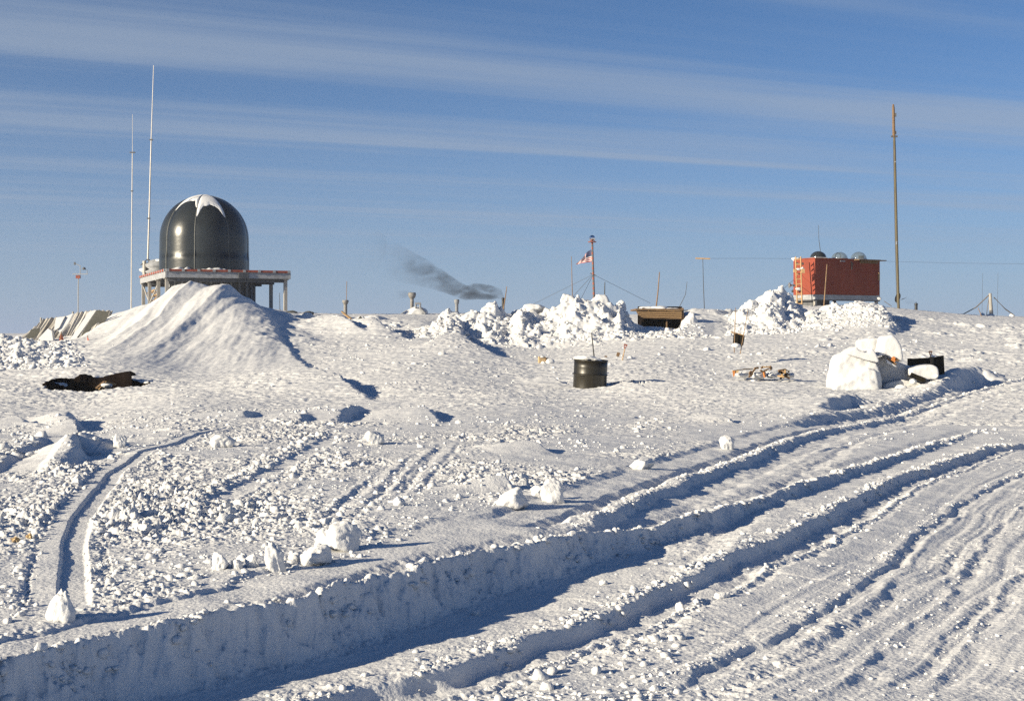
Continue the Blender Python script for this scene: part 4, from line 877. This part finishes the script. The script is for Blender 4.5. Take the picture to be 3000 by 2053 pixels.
# ---------------------------------------------------------------- timber entrance between the banks
YE = 69.0
en = empty('timber_entrance', tuple(P(1930, 955, YE)), 'low brown timber roof over a dark tunnel mouth between the snow banks', 'shed')
fe = [P(1864, 908, YE), P(1999, 912, YE)]
def slab(name, xs, yt0, yt1, yb0, yb1, Y, th, mt, par): return ppoly(name, [(xs[0], yt0), (xs[1], yt1), (xs[1], yb1), (xs[0], yb0)], Y, th, mt, par)
ppoly('fascia', [(1861, 906), (1998, 911), (1996, 935), (1886, 932), (1872, 924)], YE, .25, WOODD, en)
m = MB()
for i in range(4): yy = 911+6*i; m.tube([P(1864+5*i, yy-2, YE-.04), P(1997, yy+1.5, YE-.04)], .018, 5)
for xx in (1900, 1925, 1950, 1975): m.box(P(xx, 908, YE-.05), (.05, .05, .09))
m.build('battens', WOOD, en)
m = MB(); m.box(P(1932, 906.5, YE)+Vector((0, 1.5, 0)), (2.3, 3.2, .08)); m.build('roof', WOODD, en)
m = MB(); m.box(P(1999, 932, YE)+Vector((.02, .15, -.25)), (.12, .18, 1.5)); m.build('post', WOODD, en)
m = MB(); m.box(P(1955, 955, YE)+Vector((0, .3, 0)), (.06, .1, 1.1)); m.build('post', WOODD, en)
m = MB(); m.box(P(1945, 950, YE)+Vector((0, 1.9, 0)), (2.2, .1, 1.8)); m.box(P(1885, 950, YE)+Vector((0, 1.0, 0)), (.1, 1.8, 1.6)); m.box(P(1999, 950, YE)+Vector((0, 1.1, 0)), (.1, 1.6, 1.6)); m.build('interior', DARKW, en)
def pile(name, centre, size, seed, parent, sub=4, planes=10):
    v, f = clod(sub, seed, planes, .12, 1.0); v = v/np.abs(v).max(0)*np.array(size); q = Vector(centre)
    o0 = Vector((0, 0, 0)); pq = parent
    while pq is not None: o0 = o0+Vector(pq.location); pq = pq.parent
    me = np_mesh(name, v+np.array(q-o0), f, SNOW); return link(name, me, parent)
for i, (x, y, sx, sz) in enumerate(((1900, 905, .45, .14), (1935, 905, .6, .16), (1970, 908, .5, .13), (1890, 908, .25, .1))): pile('snow_patch', P(x, y, YE)+Vector((0, .35, 0)), (sx, .35, sz), 600+i, en, 3)
e = T(pile('snow_block', P(2020, 962, 67.5), (.42, .5, .82), 610, None, 4, 8), 'tall smooth snow block right of the timber entrance', 'snow block', 'loose snow blocks on the field')
bigs = [(1663, 882, 67.2, .42, .5, 'highest craggy snow boulder left of the flag mast'), (1718, 893, 67, .5, .42, 'snow boulder at the foot of the flag mast'), (1817, 906, 67, .30, .55, 'pointed snow block right of the flag mast'),
        (1440, 912, 67.5, .55, .45, 'snow boulder beside the smoking stack'), (1765, 905, 67, .4, .45, 'snow boulder between the flag mast and the pointed block'), (1560, 905, 67, .6, .35, 'broad snow boulder on the bank left of the flag mast'),
        (2270, 872, 72.4, .55, .5, 'topmost boulder of the rubble bank left of the red hut'), (2200, 900, 71, .55, .5, 'left shoulder boulder of the bank near the red hut'), (2318, 905, 71.5, .5, .55, 'boulder on the bank just below the hut ladder'), (2375, 922, 70, .4, .4, 'boulder on the bank beneath the red hut')]
for i, (x, y, Y, sx, sz, lab) in enumerate(bigs): T(pile('snow_boulder', P(x, y+6, Y), (sx, sx*.9, sz), 620+i, None, 4, 9), lab, 'snow boulder', 'boulders on the rubble banks')

# ---------------------------------------------------------------- red hut on stilts
hc = P(2388, 757, 87.0); HX = Vector((math.cos(.52), math.sin(.52), 0)); HYv = Vector((-math.sin(.52), math.cos(.52), 0)); RH = Matrix((HX, HYv, Vector((0, 0, 1)))).transposed()
HLx, HLy, HH = 5.35, 1.98, 2.50
def hp_(a, b, z): return hc+HX*a+HYv*b+Vector((0, 0, z))
hut = empty('red_hut', tuple(hp_(HLx/2, HLy/2, -HH)), 'red box hut on stilts with three clear domes on its roof', 'hut')
m = MB(); m.box(hp_(HLx/2, HLy/2, -HH/2+.15), (HLx, HLy, HH-.3), RH); m.build('wall', HUTRED, hut)
m = MB(); m.box(hp_(HLx/2, HLy/2, -HH+.14), (HLx+.02, HLy+.02, .30), RH); m.build('skirt', FROST, hut)
m = MB(); m.box(hp_(HLx/2, HLy/2, .025), (HLx+.08, HLy+.08, .05), RH); m.build('roof', HUTRED, hut)
m = MB()
for a, b in ((.1, .1), (HLx-.2, .1), (HLx-.2, HLy-.2), (.1, HLy-.2), (2.75, 1.3)):
    m2 = MB(); m2.box(hp_(a, b, -HH-.55), (.16, .16, 1.2), RH); m2.build('leg', POST, hut)
m = MB(); m.box(hp_(1.0, 1.3, -HH-.5), (1.35, 1.5, .95), RH); m.build('base_box', GREYD, hut)
m = MB(); m.box(hp_(HLx/2, .05, -HH-.04), (HLx, .12, .07), RH); m.box(hp_(.05, HLy/2, -HH-.04), (.12, HLy, .07), RH); m.build('floor_beam', GREYD, hut)
for i, (a, mt, lab) in enumerate(((.9, DOMED, 'dark clouded dome nearest the ladder'), (2.65, DOMEC, 'clear dome with a camera ring inside'), (4.25, DOMEC, 'clear dome nearest the tall pole'))):
    r_ = .50; prof = [(r_*math.sin(math.pi/2*(1-k/12)), .03+r_*(.84 if i < 2 else .96)*math.sin(math.pi/2*k/12)) for k in range(13)]
    cc = hp_(a, .72, .05); m = MB(); m.lathe(cc, prof, 32); o = m.build('observation_dome', mt, hut); o['label'] = lab
    m = MB(); m.lathe(cc, [(r_*.98, 0), (r_*1.05, 0), (r_*1.05, .05), (r_*.98, .06)], 32); m.build('rim', METALG if i else FROST, o)
    if i == 1:
        m = MB(); m.tube([cc+Vector((-.12+.17*math.cos(t), -.1, .2+.17*math.sin(t))) for t in np.linspace(0, 2*math.pi, 20)], .02, 6, False); m.build('camera_ring', GRATE, o)
    if i == 2: m = MB(); m.box(cc+Vector((.15, 0, .15)), (.3, .2, .22)); m.build('instrument', GREYD, o)
    if i == 0: m = MB(); m.lathe(cc+Vector((0, 0, .02)), [(.3, 0), (.28, .3), (.1, .36), (0, .36)], 16); m.build('instrument', GRATE, o)
for i, (a, b, sx, sz) in enumerate(((.15, 1.9, .3, .14), (.9, .1, .35, .05), (HLx-.1, .0, .2, .1))): pile('snow_patch', hp_(a, b, .04 if i < 2 else -HH+.1), (sx, .12, sz), 650+i, hut, 3)
m = MB(); m.box(hp_(4.3, -.25, -.02), (2.3, .5, .05), RH); m.build('plank', WOODD, hut)
m = MB(); m.box(hp_(4.4, -.05, -.13), (1.5, .06, .16), RH); m.build('plank', WOODD, hut)
m = MB(); m.box(hp_(2.2, -.04, -.12), (.4, .05, .06), RH); m.build('bracket', FROST, hut)
m = MB(); m.box(hp_(2.95, -.06, -.40), (.05, .06, .45), RH); m.tube([hp_(2.95, -.06, -.22), hp_(2.8, -.12, -.14)], .02, 5); m.box(hp_(3.05, -.05, -.29), (.14, .05, .04), RH); m.build('lamp_bracket', GRATE, hut)
m = MB(); m.box(hp_(HLx-.08, -.03, -1.0), (.10, .04, .5), RH); m.build('corner_board', WOOD, hut)
for b, z in ((1.1, -.28), (1.6, -.26), (2.05, -1.95)):
    m = MB(); m.lathe(hp_(-.01, b, z), [(0, .02), (.08, .02), (.08, -.03), (0, -.03)], 12, RH @ Matrix.Rotation(-math.pi/2, 3, 'Y')); m.build('port', GRATE, hut)
# stain of frost low on the front wall
lad = empty('ladder', tuple(hp_(-.2, 1.6, -HH-.8)), 'unpainted wooden ladder against the left wall of the red hut', 'ladder')
la, lb = P(2346, 752, 86.6), P(2331, 752, 86.9); da = P(2350, 902, 86.2)-la; db = P(2336, 902, 86.5)-lb
for p0, d in ((la, da), (lb, db)):
    m = MB(); m.tube([p0, p0+d], .042, 6); m.build('rail', WOOD, lad)
for k in range(10):
    t = (k+.55)/10.4; p0, p1 = la+da*t, lb+db*t; m = MB(); m.box((p0+p1)/2+Vector((0, -.04, 0)), (.36, .05, .07), Matrix.Rotation(-.05, 3, 'Y')); m.build('rung', WOOD, lad)
pile('snow_patch', P(2339, 847, 86.4), (.24, .1, .10), 670, lad, 3); pile('snow_patch', P(2342, 789, 86.4), (.24, .1, .08), 671, lad, 3)
bx = empty('wooden_box', tuple(P(2350, 794, 86.2)), 'pale wooden box hung beside the ladder on the red hut', 'box')
m = MB(); m.box(P(2352, 794, 86.2), (.20, .18, .24)); m.build('box', WOOD, bx); m = MB(); m.box(P(2329, 793, 86.4), (.18, .16, .2)); m.build('box', WOOD, bx); pile('snow_patch', P(2351, 786, 86.2), (.14, .1, .10), 672, bx, 3)
# loudspeaker on the wall
ls = empty('horn_loudspeaker', tuple(P(2325, 836, 87.8)), 'grey horn loudspeaker sticking out left of the red hut', 'loudspeaker')
Rl = Matrix.Rotation(-math.pi/2, 3, 'Y')
m = MB(); m.lathe(P(2322, 836, 87.8), [(.03, -.05), (.05, .05), (.10, .13), (.19, .22), (.18, .23), (.02, .1)], 18, Rl); m.build('horn', METALG, ls)
m = MB(); m.lathe(P(2326, 836, 87.8), [(.07, -.06), (.07, .04)], 12, Rl); m.tube([P(2322, 836, 87.8), P(2330, 836, 87.8)], .03, 6); m.build('bracket', GREYD, ls)
m = MB(); m.tube([P(2404, 740, 88), P(2399, 700, 88), P(2398, 660, 88)], [.02, .014, .01], 5); T(m.build('whip_aerial', WIRE, org=P(2404, 740, 88)), 'thin dark whip aerial rising above the dark roof dome', 'aerial')
# guy wires of the hut
m = MB(); m.tube([P(2590, 882, 88), P(2612, 897, 88)], .02, 5); m.tube([P(2330, 815, 90), P(2270, 870, 80)], .01, 4); T(m.build('hut_guy_wire', ROPE, org=P(2590, 882, 88)), 'short rope guy at the lower right corner of the red hut', 'rope')

# tall pole
YT = 89.0
tp = empty('tall_pole', tuple(P(2632, 900, YT)), 'tall dark brown pole towering right of the red hut', 'pole')
m = MB(); m.tube([P(2633, 915, YT), P(2627, 700, YT), P(2621, 430, YT), P(2620, 400, YT)], [.085, .085, .075, .072], 10); m.build('lower_section', BROWNP, tp)
m = MB(); m.tube([P(2619, 402, YT), P(2617.5, 318, YT), P(2617, 306, YT)], [.095, .085, .05], 10); m.build('upper_section', WOODD, tp)
m = MB(); m.box(P(2620, 400, YT), (.40, .14, .10)); m.box(P(2624, 389, YT), (.08, .1, .2)); m.box(P(2622, 337, YT), (.16, .12, .22)); m.build('bracket', GREYD, tp)
m = MB(); m.box(P(2625.5, 712, YT)+Vector((0, -.09, 0)), (.07, .03, .2)); m.box(P(2621.5, 475, YT)+Vector((0, -.09, 0)), (.08, .03, .07)); m.build('plate', FROST, tp)
m = MB(); m.tube([P(2617, 412, YT-.2), P(2622, 690, YT-.3), P(2627, 890, YT-.3)], .013, 4); m.build('halyard', WIRE, tp)
# guyed post at the right
YG = 96.0
gp = empty('guyed_post', tuple(P(2903, 926, YG)), 'short timber post braced by two heavy ropes at the right skyline', 'post')
m = MB(); m.tube([P(2905, 935, YG), P(2902, 880, YG), P(2901, 859, YG)], [.15, .11, .10], 10); m.build('post', POST, gp)
for pts in (((2899, 863), (2860, 900), (2806, 929)), ((2912, 871), (2945, 905), (2972, 924)), ((2899, 868), (2893, 900), (2890, 928))):
    m = MB(); m.tube([P(x, y, YG) for x, y in pts], .035 if pts[0][0] != 2899 or pts[1][0] == 2860 else .02, 5); m.build('guy_rope', ROPE, gp)
for x, y, sx in ((2902, 925, .28), (2879, 922, .14), (2965, 925, .2)): pile('snow_patch', P(x, y, YG-.3), (sx, .2, .14), 680+int(x), gp, 3)

# ---------------------------------------------------------------- black box with two poles
YB = 50.0
bb = empty('black_crate', tuple(P(2165, 1010, YB)), 'black open crate with pale lid half buried between two bamboo sticks', 'crate')
ppoly('front_panel', [(2150, 976), (2177, 982), (2173, 1014), (2147, 1010)], YB, .04, OLIVEM, bb)
ppoly('side_panel', [(2177, 982), (2182, 984), (2178, 1010), (2173, 1014)], YB+.03, .3, OLIVEM, bb)
ppoly('lid', [(2144, 971.5), (2180, 980.5), (2178, 983), (2146, 974.5)], YB-.05, .35, WOOD, bb)
ppoly('back_panel', [(2151, 975), (2181, 984), (2178, 1008), (2150, 1005)], YB+.34, .03, OLIVEM, bb)
stick(2152, 1000, 2155, 901, YB-.1, .016, 'upright stick left of the black crate', bury=.4)
stick(2173, 1012, 2191, 910, YB-.15, .016, 'slanting stick right of the black crate', bury=.3)
T(pile('snow_block', P(2157, 1012, YB-.3), (.17, .14, .09), 690, None, 3), 'small snow heap before the black crate', 'snow block', 'loose snow blocks on the field')

# ---------------------------------------------------------------- scattered crates left of the snowed-in sledge
Yd = 42.5
dc1 = empty('buried_box', tuple(P(2160, 1100, Yd)), 'orange edged open box buried in snow, left of the broken crate', 'box')
ppoly('end_panel', [(2146, 1086), (2154, 1086), (2153, 1098), (2149, 1104)], Yd, .03, ORWOOD, dc1)
ppoly('side_panel', [(2154, 1086), (2166, 1084), (2162, 1092), (2154, 1094)], Yd+.02, .03, CARD, dc1)
m = MB(); m.tube([P(2146, 1086, Yd), P(2178, 1081.5, Yd+.4), P(2205, 1080, Yd+.7)], .018, 5); m.build('rim', WOOD, dc1)
pile('snow_fill', P(2178, 1096, Yd+.35), (.32, .3, .12), 700, dc1, 4)
dc2 = empty('broken_crate', tuple(P(2215, 1100, Yd)), 'broken wooden crate of crossed slats on the snow', 'crate')
for x0, y0, x1, y1, w_, mt in ((2194, 1105, 2212, 1080, .05, WOODD), (2197, 1098, 2203, 1090, .14, WOODD), (2210, 1079, 2222, 1077, .06, WOODD), (2230, 1078, 2236, 1074, .05, WOODD), (2236, 1075, 2258, 1074, .04, WOOD), (2256, 1074, 2260, 1081, .09, WOODD), (2232, 1090, 2252, 1080, .04, WOODD), (2238, 1090, 2241, 1104, .07, ORWOOD), (2228, 1084, 2238, 1092, .05, WOODD)):
    a, b = P(x0, y0, Yd), P(x1, y1, Yd+.05); d = b-a; m = MB(); m.box((a+b)/2, (d.length, .04, w_), d.to_track_quat('X', 'Z').to_matrix()); m.build('slat', mt, dc2)
pile('snow_fill', P(2222, 1096, Yd+.3), (.24, .25, .16), 701, dc2, 4); pile('snow_fill', P(2262, 1097, Yd+.4), (.25, .25, .12), 702, dc2, 4)
dc3 = empty('rubbish_bundle', tuple(P(2295, 1098, Yd)), 'small tangle of brown rags and sticks in the snow beside the broken crate', 'rubbish')
for i in range(14):
    a = P(2282+random.uniform(0, 26), 1085+random.uniform(0, 20), Yd+random.uniform(-.05, .1)); d = Vector((random.uniform(-1, 1), random.uniform(-.4, .4), random.uniform(-1, 1))).normalized(); m = MB(); m.box(a, (random.uniform(.08, .2), .05, random.uniform(.03, .07)), d.to_track_quat('X', 'Z').to_matrix()); m.build('scrap', (WOODD, WOOD, DARKW)[i % 3], dc3)
m = MB(); m.tube([P(2280, 1086, Yd), P(2300, 1082, Yd+.1), P(2312, 1088, Yd+.1), P(2300, 1100, Yd)], .03, 6); m.build('strap', WOODD, dc3)
pile('snow_fill', P(2316, 1097, Yd+.3), (.16, .2, .10), 703, dc3, 3)
# brown litter at the far left and beside the drum
for i, (x, y, w_, h_, Y0, lab) in enumerate(((45, 1588, 30, 24, 6, 'crumpled brown paper on the snow near the left edge, left piece of two'), (86, 1577, 26, 18, 6, 'crumpled brown paper on the snow near the left edge, right piece of two'))):
    p = see(x, y, Y0); s_ = p.y/F; v, f = clod(3, 720+i, 7, .5); v = v/np.abs(v).max(0)*np.array([w_*s_/2, w_*s_/3, h_*s_/2]); me = np_mesh('paper_scrap', v, f, CARD, False); o = link('paper_scrap', me); o.location = p+Vector((0, 0, h_*s_*.3)); T(o, lab, 'paper')
p = see(1590, 1063, 30); s_ = p.y/F
cb = empty('cardboard_box', tuple(p), 'crushed tan cardboard box with snow on it, left of the oil drum', 'box')
m = MB(); m.box(p+Vector((-.03, 0, 9*s_)), (20*s_, .2, 18*s_), rotz(.2)); m.build('carton', CARD, cb); m = MB(); m.box(p+Vector((10*s_, .0, 7*s_)), (6*s_, .18, 16*s_), rotz(-.5)); m.build('flap', WOODD, cb)
pile('snow_lump', p+Vector((.24, .0, .05)), (.18, .2, .12), 705, cb, 3); pile('snow_lump', p+Vector((-.03, -.05, 17*s_)), (.08, .1, .04), 706, cb, 3)
p = see(1812, 1044, 30)
for i, (x, y, w_, h_, rz, lab) in enumerate(((1811, 1040, 9, 12, .3, 'dark wood offcut poking from the snow left of the shovel behind the drum'), (1775, 1046, 8, 4, .1, 'brown chip half covered between the drum and the dark offcut'))):
    m = MB(); m.box(P(x, y-2, 50), (w_*50/F, .05, h_*50/F), Matrix.Rotation(rz, 3, 'Y')); T(m.build('wood_offcut', WOODD, org=P(x, y, 50)), lab, 'offcut')

def shovel(x0, y0, x1, y1, Y, wp, lab, mt):
    e = empty('shovel', tuple(P(x0, y0, Y)), lab, 'shovel'); a, b = P(x0, y0, Y), P(x1, y1, Y); d = (b-a).normalized(); r = .018*Y/50
    hl = wp*1.25*Y/F; y_ = b-d*hl; sd = Vector((d.z, 0, -d.x)); hw = wp/2*Y/F
    m = MB(); m.tube([a-d*.3, y_], r, 7); m.build('shaft', mt, e)
    m = MB(); m.tube([y_, b-sd*hw*.95], r*.8, 6); m.tube([y_, b+sd*hw*.95], r*.8, 6); m.tube([b-sd*hw, b+sd*hw], r*1.4, 7); m.build('grip', REDP if mt is WOOD else ORWOOD, e)
    m = MB(); m.box(a-d*.35, (.24, .03, .3)); m.build('blade', GRATE, e)
shovel(1825, 1047, 1833, 1010, 50, 9.5, 'shovel with a red D-grip standing in the snow behind the oil drum', WOOD)

# ---------------------------------------------------------------- oil drum
YD = 40.2
dp0, dp1 = P(1727, 1135, YD), P(1727, 1056, YD); r_ = 51*YD/F; hD = 81*YD/F
drum = empty('oil_drum', (dp0.x, YD+r_, dp0.z), 'black dented oil drum half sunk in snow at centre right', 'drum')
tilt = Matrix.Rotation(math.radians(2.5), 3, 'Y') @ Matrix.Rotation(math.radians(2.0), 3, 'X'); bc = Vector((dp0.x+.02, YD+r_, dp0.z-.3))
H_ = hD+.3
m = MB(); m.lathe(bc, [(r_*.97, 0), (r_*.975, H_*.3), (r_*.97, H_*.58), (r_*.985, H_*.595), (r_*1.02, H_*.61), (r_*1.02, H_*.62), (r_*.985, H_*.635), (r_*.97, H_*.65), (r_*.975, H_*.8), (r_*.97, H_*.97), (r_*.94, H_*.97), (r_*.94, H_*.93), (0, H_*.93)], 64, tilt); m.build('body', OLIVE, drum)
m = MB(); m.lathe(bc, [(r_*.965, H_*.965), (r_*1.0, H_*.97), (r_*1.01, H_*.985), (r_*1.0, H_), (r_*.96, H_), (r_*.95, H_*.985)], 64, tilt); m.build('rim', OLIVE, drum)
v, f = clod(4, 730, 14, .14); v = v/np.abs(v).max(0)*np.array([r_*.93, r_*.93, .13]); v[:, 2] += .0-.10*v[:, 0]
me = np_mesh('snow_cap', v+np.array(bc+tilt @ Vector((-.08, 0, H_))-Vector(drum.location)), f, SNOW); link('snow_cap', me, drum)

# ---------------------------------------------------------------- snowed-in sledge with its boards
Ys = 40.5
sl = empty('snow_covered_sledge', tuple(P(2560, 1140, Ys)), 'large sledge load buried under sculpted smooth snow at the right', 'sledge')
def sculpt(name, parts, parent, voxel=.028, smooth=7, noise=.09):
    """wind-packed snow: outlines (photo measure, near distance, thickness) fused into one solid and smoothed"""
    m = MB()
    for pts, Yn, th in parts: m.prism([P(x, y, Yn) for x, y in pts], (0, th, 0))
    o = m.build(name, SNOW, parent)
    r = o.modifiers.new('remesh', 'REMESH'); r.mode = 'VOXEL'; r.voxel_size = voxel; r.use_smooth_shade = True
    sm_ = o.modifiers.new('smooth', 'SMOOTH'); sm_.iterations = smooth; sm_.factor = .8
    tx_ = bpy.data.textures.new(name, 'CLOUDS'); tx_.noise_scale = .35; tx_.noise_depth = 3
    d_ = o.modifiers.new('displace', 'DISPLACE'); d_.texture = tx_; d_.strength = noise; d_.mid_level = .5; return o
sculpt('snow_load', [
    ([(2440, 1160), (2447, 1105), (2456, 1060), (2462, 1042), (2486, 1033), (2510, 1041), (2540, 1051), (2566, 1058), (2576, 1085), (2585, 1110), (2583, 1160)], Ys-.65, 1.0),
    ([(2425, 1165), (2452, 1128), (2500, 1110), (2560, 1118), (2600, 1165)], Ys-.85, .8),
    ([(2490, 1160), (2505, 1090), (2545, 1078), (2570, 1088), (2580, 1160)], Ys-.8, .6),
    ([(2566, 1052), (2600, 1044), (2640, 1062), (2684, 1078), (2695, 1165), (2566, 1165)], Ys+.10, .7),
    ([(2560, 1165), (2600, 1120), (2640, 1112), (2700, 1120), (2740, 1165)], Ys-.25, .8)], sl)
sculpt('snow_ledge', [([(2478, 1036), (2492, 1024), (2510, 1014), (2519, 1027), (2543, 1033), (2556, 1019), (2567, 1034), (2576, 1056), (2573, 1062), (2540, 1055), (2508, 1045)], Ys-.85, .75)], sl, .022, 5, .03)
sculpt('snow_hood', [([(2592, 986), (2615, 980), (2630, 992), (2642, 1013), (2648, 1046), (2644, 1062), (2634, 1057), (2609, 1051), (2597, 1039), (2577, 1045), (2571, 1036), (2584, 1028), (2587, 1000)], Ys-.5, .75)], sl, .028, 9, .03)
sculpt('snow_hood', [([(2518, 997), (2540, 990), (2592, 990), (2600, 1040), (2540, 1040), (2518, 1022)], Ys+.35, .5)], sl, .03, 8, .06)
sculpt('snow_load', [([(2668, 1080), (2690, 1073), (2712, 1070), (2734, 1068), (2749, 1075), (2753, 1098), (2745, 1112), (2700, 1114), (2670, 1098)], Ys-.55, .7)], sl, .03, 8, .05)
for x0, y0, x1, y1, w_, mt in ((2598, 1051, 2625, 1067, .05, WOODD), (2612, 1050, 2622, 1058, .16, ORWOOD), (2622, 1052, 2632, 1055, .06, WOODD)):
    a, b = P(x0, y0, Ys-.52), P(x1, y1, Ys-.52); d = b-a; m = MB(); m.box((a+b)/2, (d.length, .06, w_), d.to_track_quat('X', 'Z').to_matrix()); m.build('runner_board', mt, sl)
m = MB(); m.prism([P(2597, 1052, Ys-.56), P(2628, 1075, Ys-.56), P(2600, 1064, Ys-.56)], (0, .12, 0)); m.build('snow_ledge', SNOW, sl)
dk = empty('dark_panel', tuple(P(2750, 1095, Ys+.3)), 'long black panel standing behind the snow covered sledge', 'panel')
ppoly('board', [(2660, 1050), (2680, 1050), (2735, 1047), (2752, 1043), (2765, 1041), (2768, 1098), (2752, 1098), (2745, 1085), (2700, 1085), (2660, 1085)], Ys+.55, .06, OLIVEM, dk)
m = MB(); m.box(P(2729, 1056, Ys+.52), (.10, .05, .22)); m.build('stiffener', BROWNP, dk)
shovel(2727, 1062, 2726, 1030, Ys+.4, 10, 'orange handled shovel leaning on the black panel behind the sledge', BAMB)
hs = empty('black_trough', tuple(P(2690, 1110, Ys-.6)), 'narrow black metal trough tipped in the snow before the sledge', 'trough')
a, b = P(2668, 1099, Ys-.7), P(2710, 1117, Ys-.7); d = b-a; Rr = d.to_track_quat('X', 'Z').to_matrix()
m = MB(); m.box((a+b)/2+Vector((0, 0, .02)), (d.length, .05, .13), Rr); m.box((a+b)/2+Vector((0, .14, -.03)), (d.length, .28, .03), Rr); m.build('pan', OLIVEM, hs)
m = MB(); m.tube([P(2666, 1100, Ys-.75), P(2680, 1115, Ys-.8), P(2698, 1122, Ys-.8), P(2711, 1120, Ys-.75)], .022, 6); m.tube([P(2708, 1112, Ys-.7), P(2717, 1118, Ys-.7)], .02, 6); m.build('handle', GRATE, hs)
for i, (x, y, wp, hpx, lab) in enumerate(((2640, 1138, 34, 26, 'snow block before the sledge, largest of the heap at its foot'), (2655, 1145, 20, 16, 'small snow block before the black trough'), (2676, 1118, 18, 16, 'snow block tucked under the black trough'), (2742, 1100, 14, 12, 'round snow lump at the foot of the black panel'))):
    T(pile('snow_block', P(x, y, Ys-1.0), (wp*Ys/F/2*1.1, .2, hpx*Ys/F/2*1.2), 740+i, None, 3), lab, 'snow block', 'loose snow blocks on the field')

# dark humps breaking the far skyline
for i, (x, y, w_, h_, Y, lab) in enumerate(((852, 914, 34, 9, 82, 'low dark hump on the skyline just right of the dome platform'), (905, 918, 26, 12, 80, 'dark rock-like hump on the skyline left of the leftmost chimney'), (1322, 927, 26, 12, 70, 'dark hump at the left shoulder of the rubble bank'), (1056, 938, 12, 20, 71, 'dark cloth showing between snow lumps on the broken crest'))):
    v, f = clod(3, 760+i, 9, .2); s_ = Y/F; v = v/np.abs(v).max(0)*np.array([w_*s_*.6, .5, h_*s_*.6]); me = np_mesh('tarp_hump', v, f, TARPD, False); o = link('tarp_hump', me); o.location = P(x, y, Y); T(o, lab, 'tarpaulin')

# ---------------------------------------------------------------- drifting ice haze
m = MB(); m.box((0, 190, 13), (640, 460, 36)); hz = m.build('haze', [], org=(0, 190, 13))
hm = bpy.data.materials.new('haze'); hm.use_nodes = True; nt = hm.node_tree; nt.nodes.clear(); out = nt.nodes.new('ShaderNodeOutputMaterial'); vol = nt.nodes.new('ShaderNodeVolumePrincipled')
vol.inputs['Color'].default_value = (.93, .95, 1, 1); vol.inputs['Density'].default_value = .00045; vol.inputs['Anisotropy'].default_value = .3
nt.links.new(vol.outputs[0], out.inputs['Volume']); hz.data.materials.append(hm); T(hz, kind='stuff')
# ---------------------------------------------------------------- smoke
def smoke(name, pts, rads, dens, reach, seed):
    m = MB(); m.tube(pts, rads, 20); o = m.build(name, [], org=pts[0])
    mt = bpy.data.materials.new(name); mt.use_nodes = True; nt = mt.node_tree; nt.nodes.clear(); out = nt.nodes.new('ShaderNodeOutputMaterial'); vol = nt.nodes.new('ShaderNodeVolumePrincipled')
    vol.inputs['Color'].default_value = (.12, .12, .14, 1); vol.inputs['Anisotropy'].default_value = .2
    tcn = nt.nodes.new('ShaderNodeTexCoord'); n = nt.nodes.new('ShaderNodeTexNoise'); n.inputs['Scale'].default_value = 1.5; n.inputs['Detail'].default_value = 5; n.inputs['Distortion'].default_value = .8
    mp = nt.nodes.new('ShaderNodeMapping'); mp.inputs['Scale'].default_value = (.7, .5, 1.4); nt.links.new(tcn.outputs['Object'], mp.inputs[0]); nt.links.new(mp.outputs[0], n.inputs['Vector'])
    r = nt.nodes.new('ShaderNodeMapRange'); r.inputs[1].default_value = .34; r.inputs[2].default_value = .72; r.inputs[3].default_value = 0; r.inputs[4].default_value = dens; nt.links.new(n.outputs[0], r.inputs[0])
    sx = nt.nodes.new('ShaderNodeSeparateXYZ'); nt.links.new(tcn.outputs['Object'], sx.inputs[0])
    g = nt.nodes.new('ShaderNodeMapRange'); g.interpolation_type = 'SMOOTHSTEP'; g.inputs[1].default_value = 0; g.inputs[2].default_value = -reach; g.inputs[3].default_value = 1; g.inputs[4].default_value = 0; nt.links.new(sx.outputs[0], g.inputs[0])
    pw_ = nt.nodes.new('ShaderNodeMath'); pw_.operation = 'POWER'; pw_.inputs[1].default_value = 2.2; nt.links.new(g.outputs[0], pw_.inputs[0]); mu = nt.nodes.new('ShaderNodeMath'); mu.operation = 'MULTIPLY'; nt.links.new(r.outputs[0], mu.inputs[0]); nt.links.new(pw_.outputs[0], mu.inputs[1]); nt.links.new(mu.outputs[0], vol.inputs['Density']); nt.links.new(vol.outputs[0], out.inputs['Volume']); o.data.materials.clear(); o.data.materials.append(mt); T(o, kind='stuff'); return o
smoke('smoke', [P(1474, 873, 78), P(1462, 861, 78), P(1435, 857, 78.2), P(1395, 853, 78.5), P(1365, 858, 79), P(1335, 845, 79.5), P(1295, 825, 80), P(1240, 800, 81), P(1170, 775, 82), P(1090, 740, 83)], [.10, .30, .42, .46, .42, .45, .58, .8, 1.05, 1.3], 2.4, 9.0, 1)
smoke('smoke', [P(1203, 858, 92), P(1190, 860, 92), P(1165, 864, 92.5)], [.1, .25, .3], 1.0, 1.2, 2)
smoke('smoke', [P(2684, 887, 100), P(2672, 884, 100), P(2655, 880, 100), P(2630, 872, 100.5)], [.08, .18, .28, .35], .9, 1.5, 3)
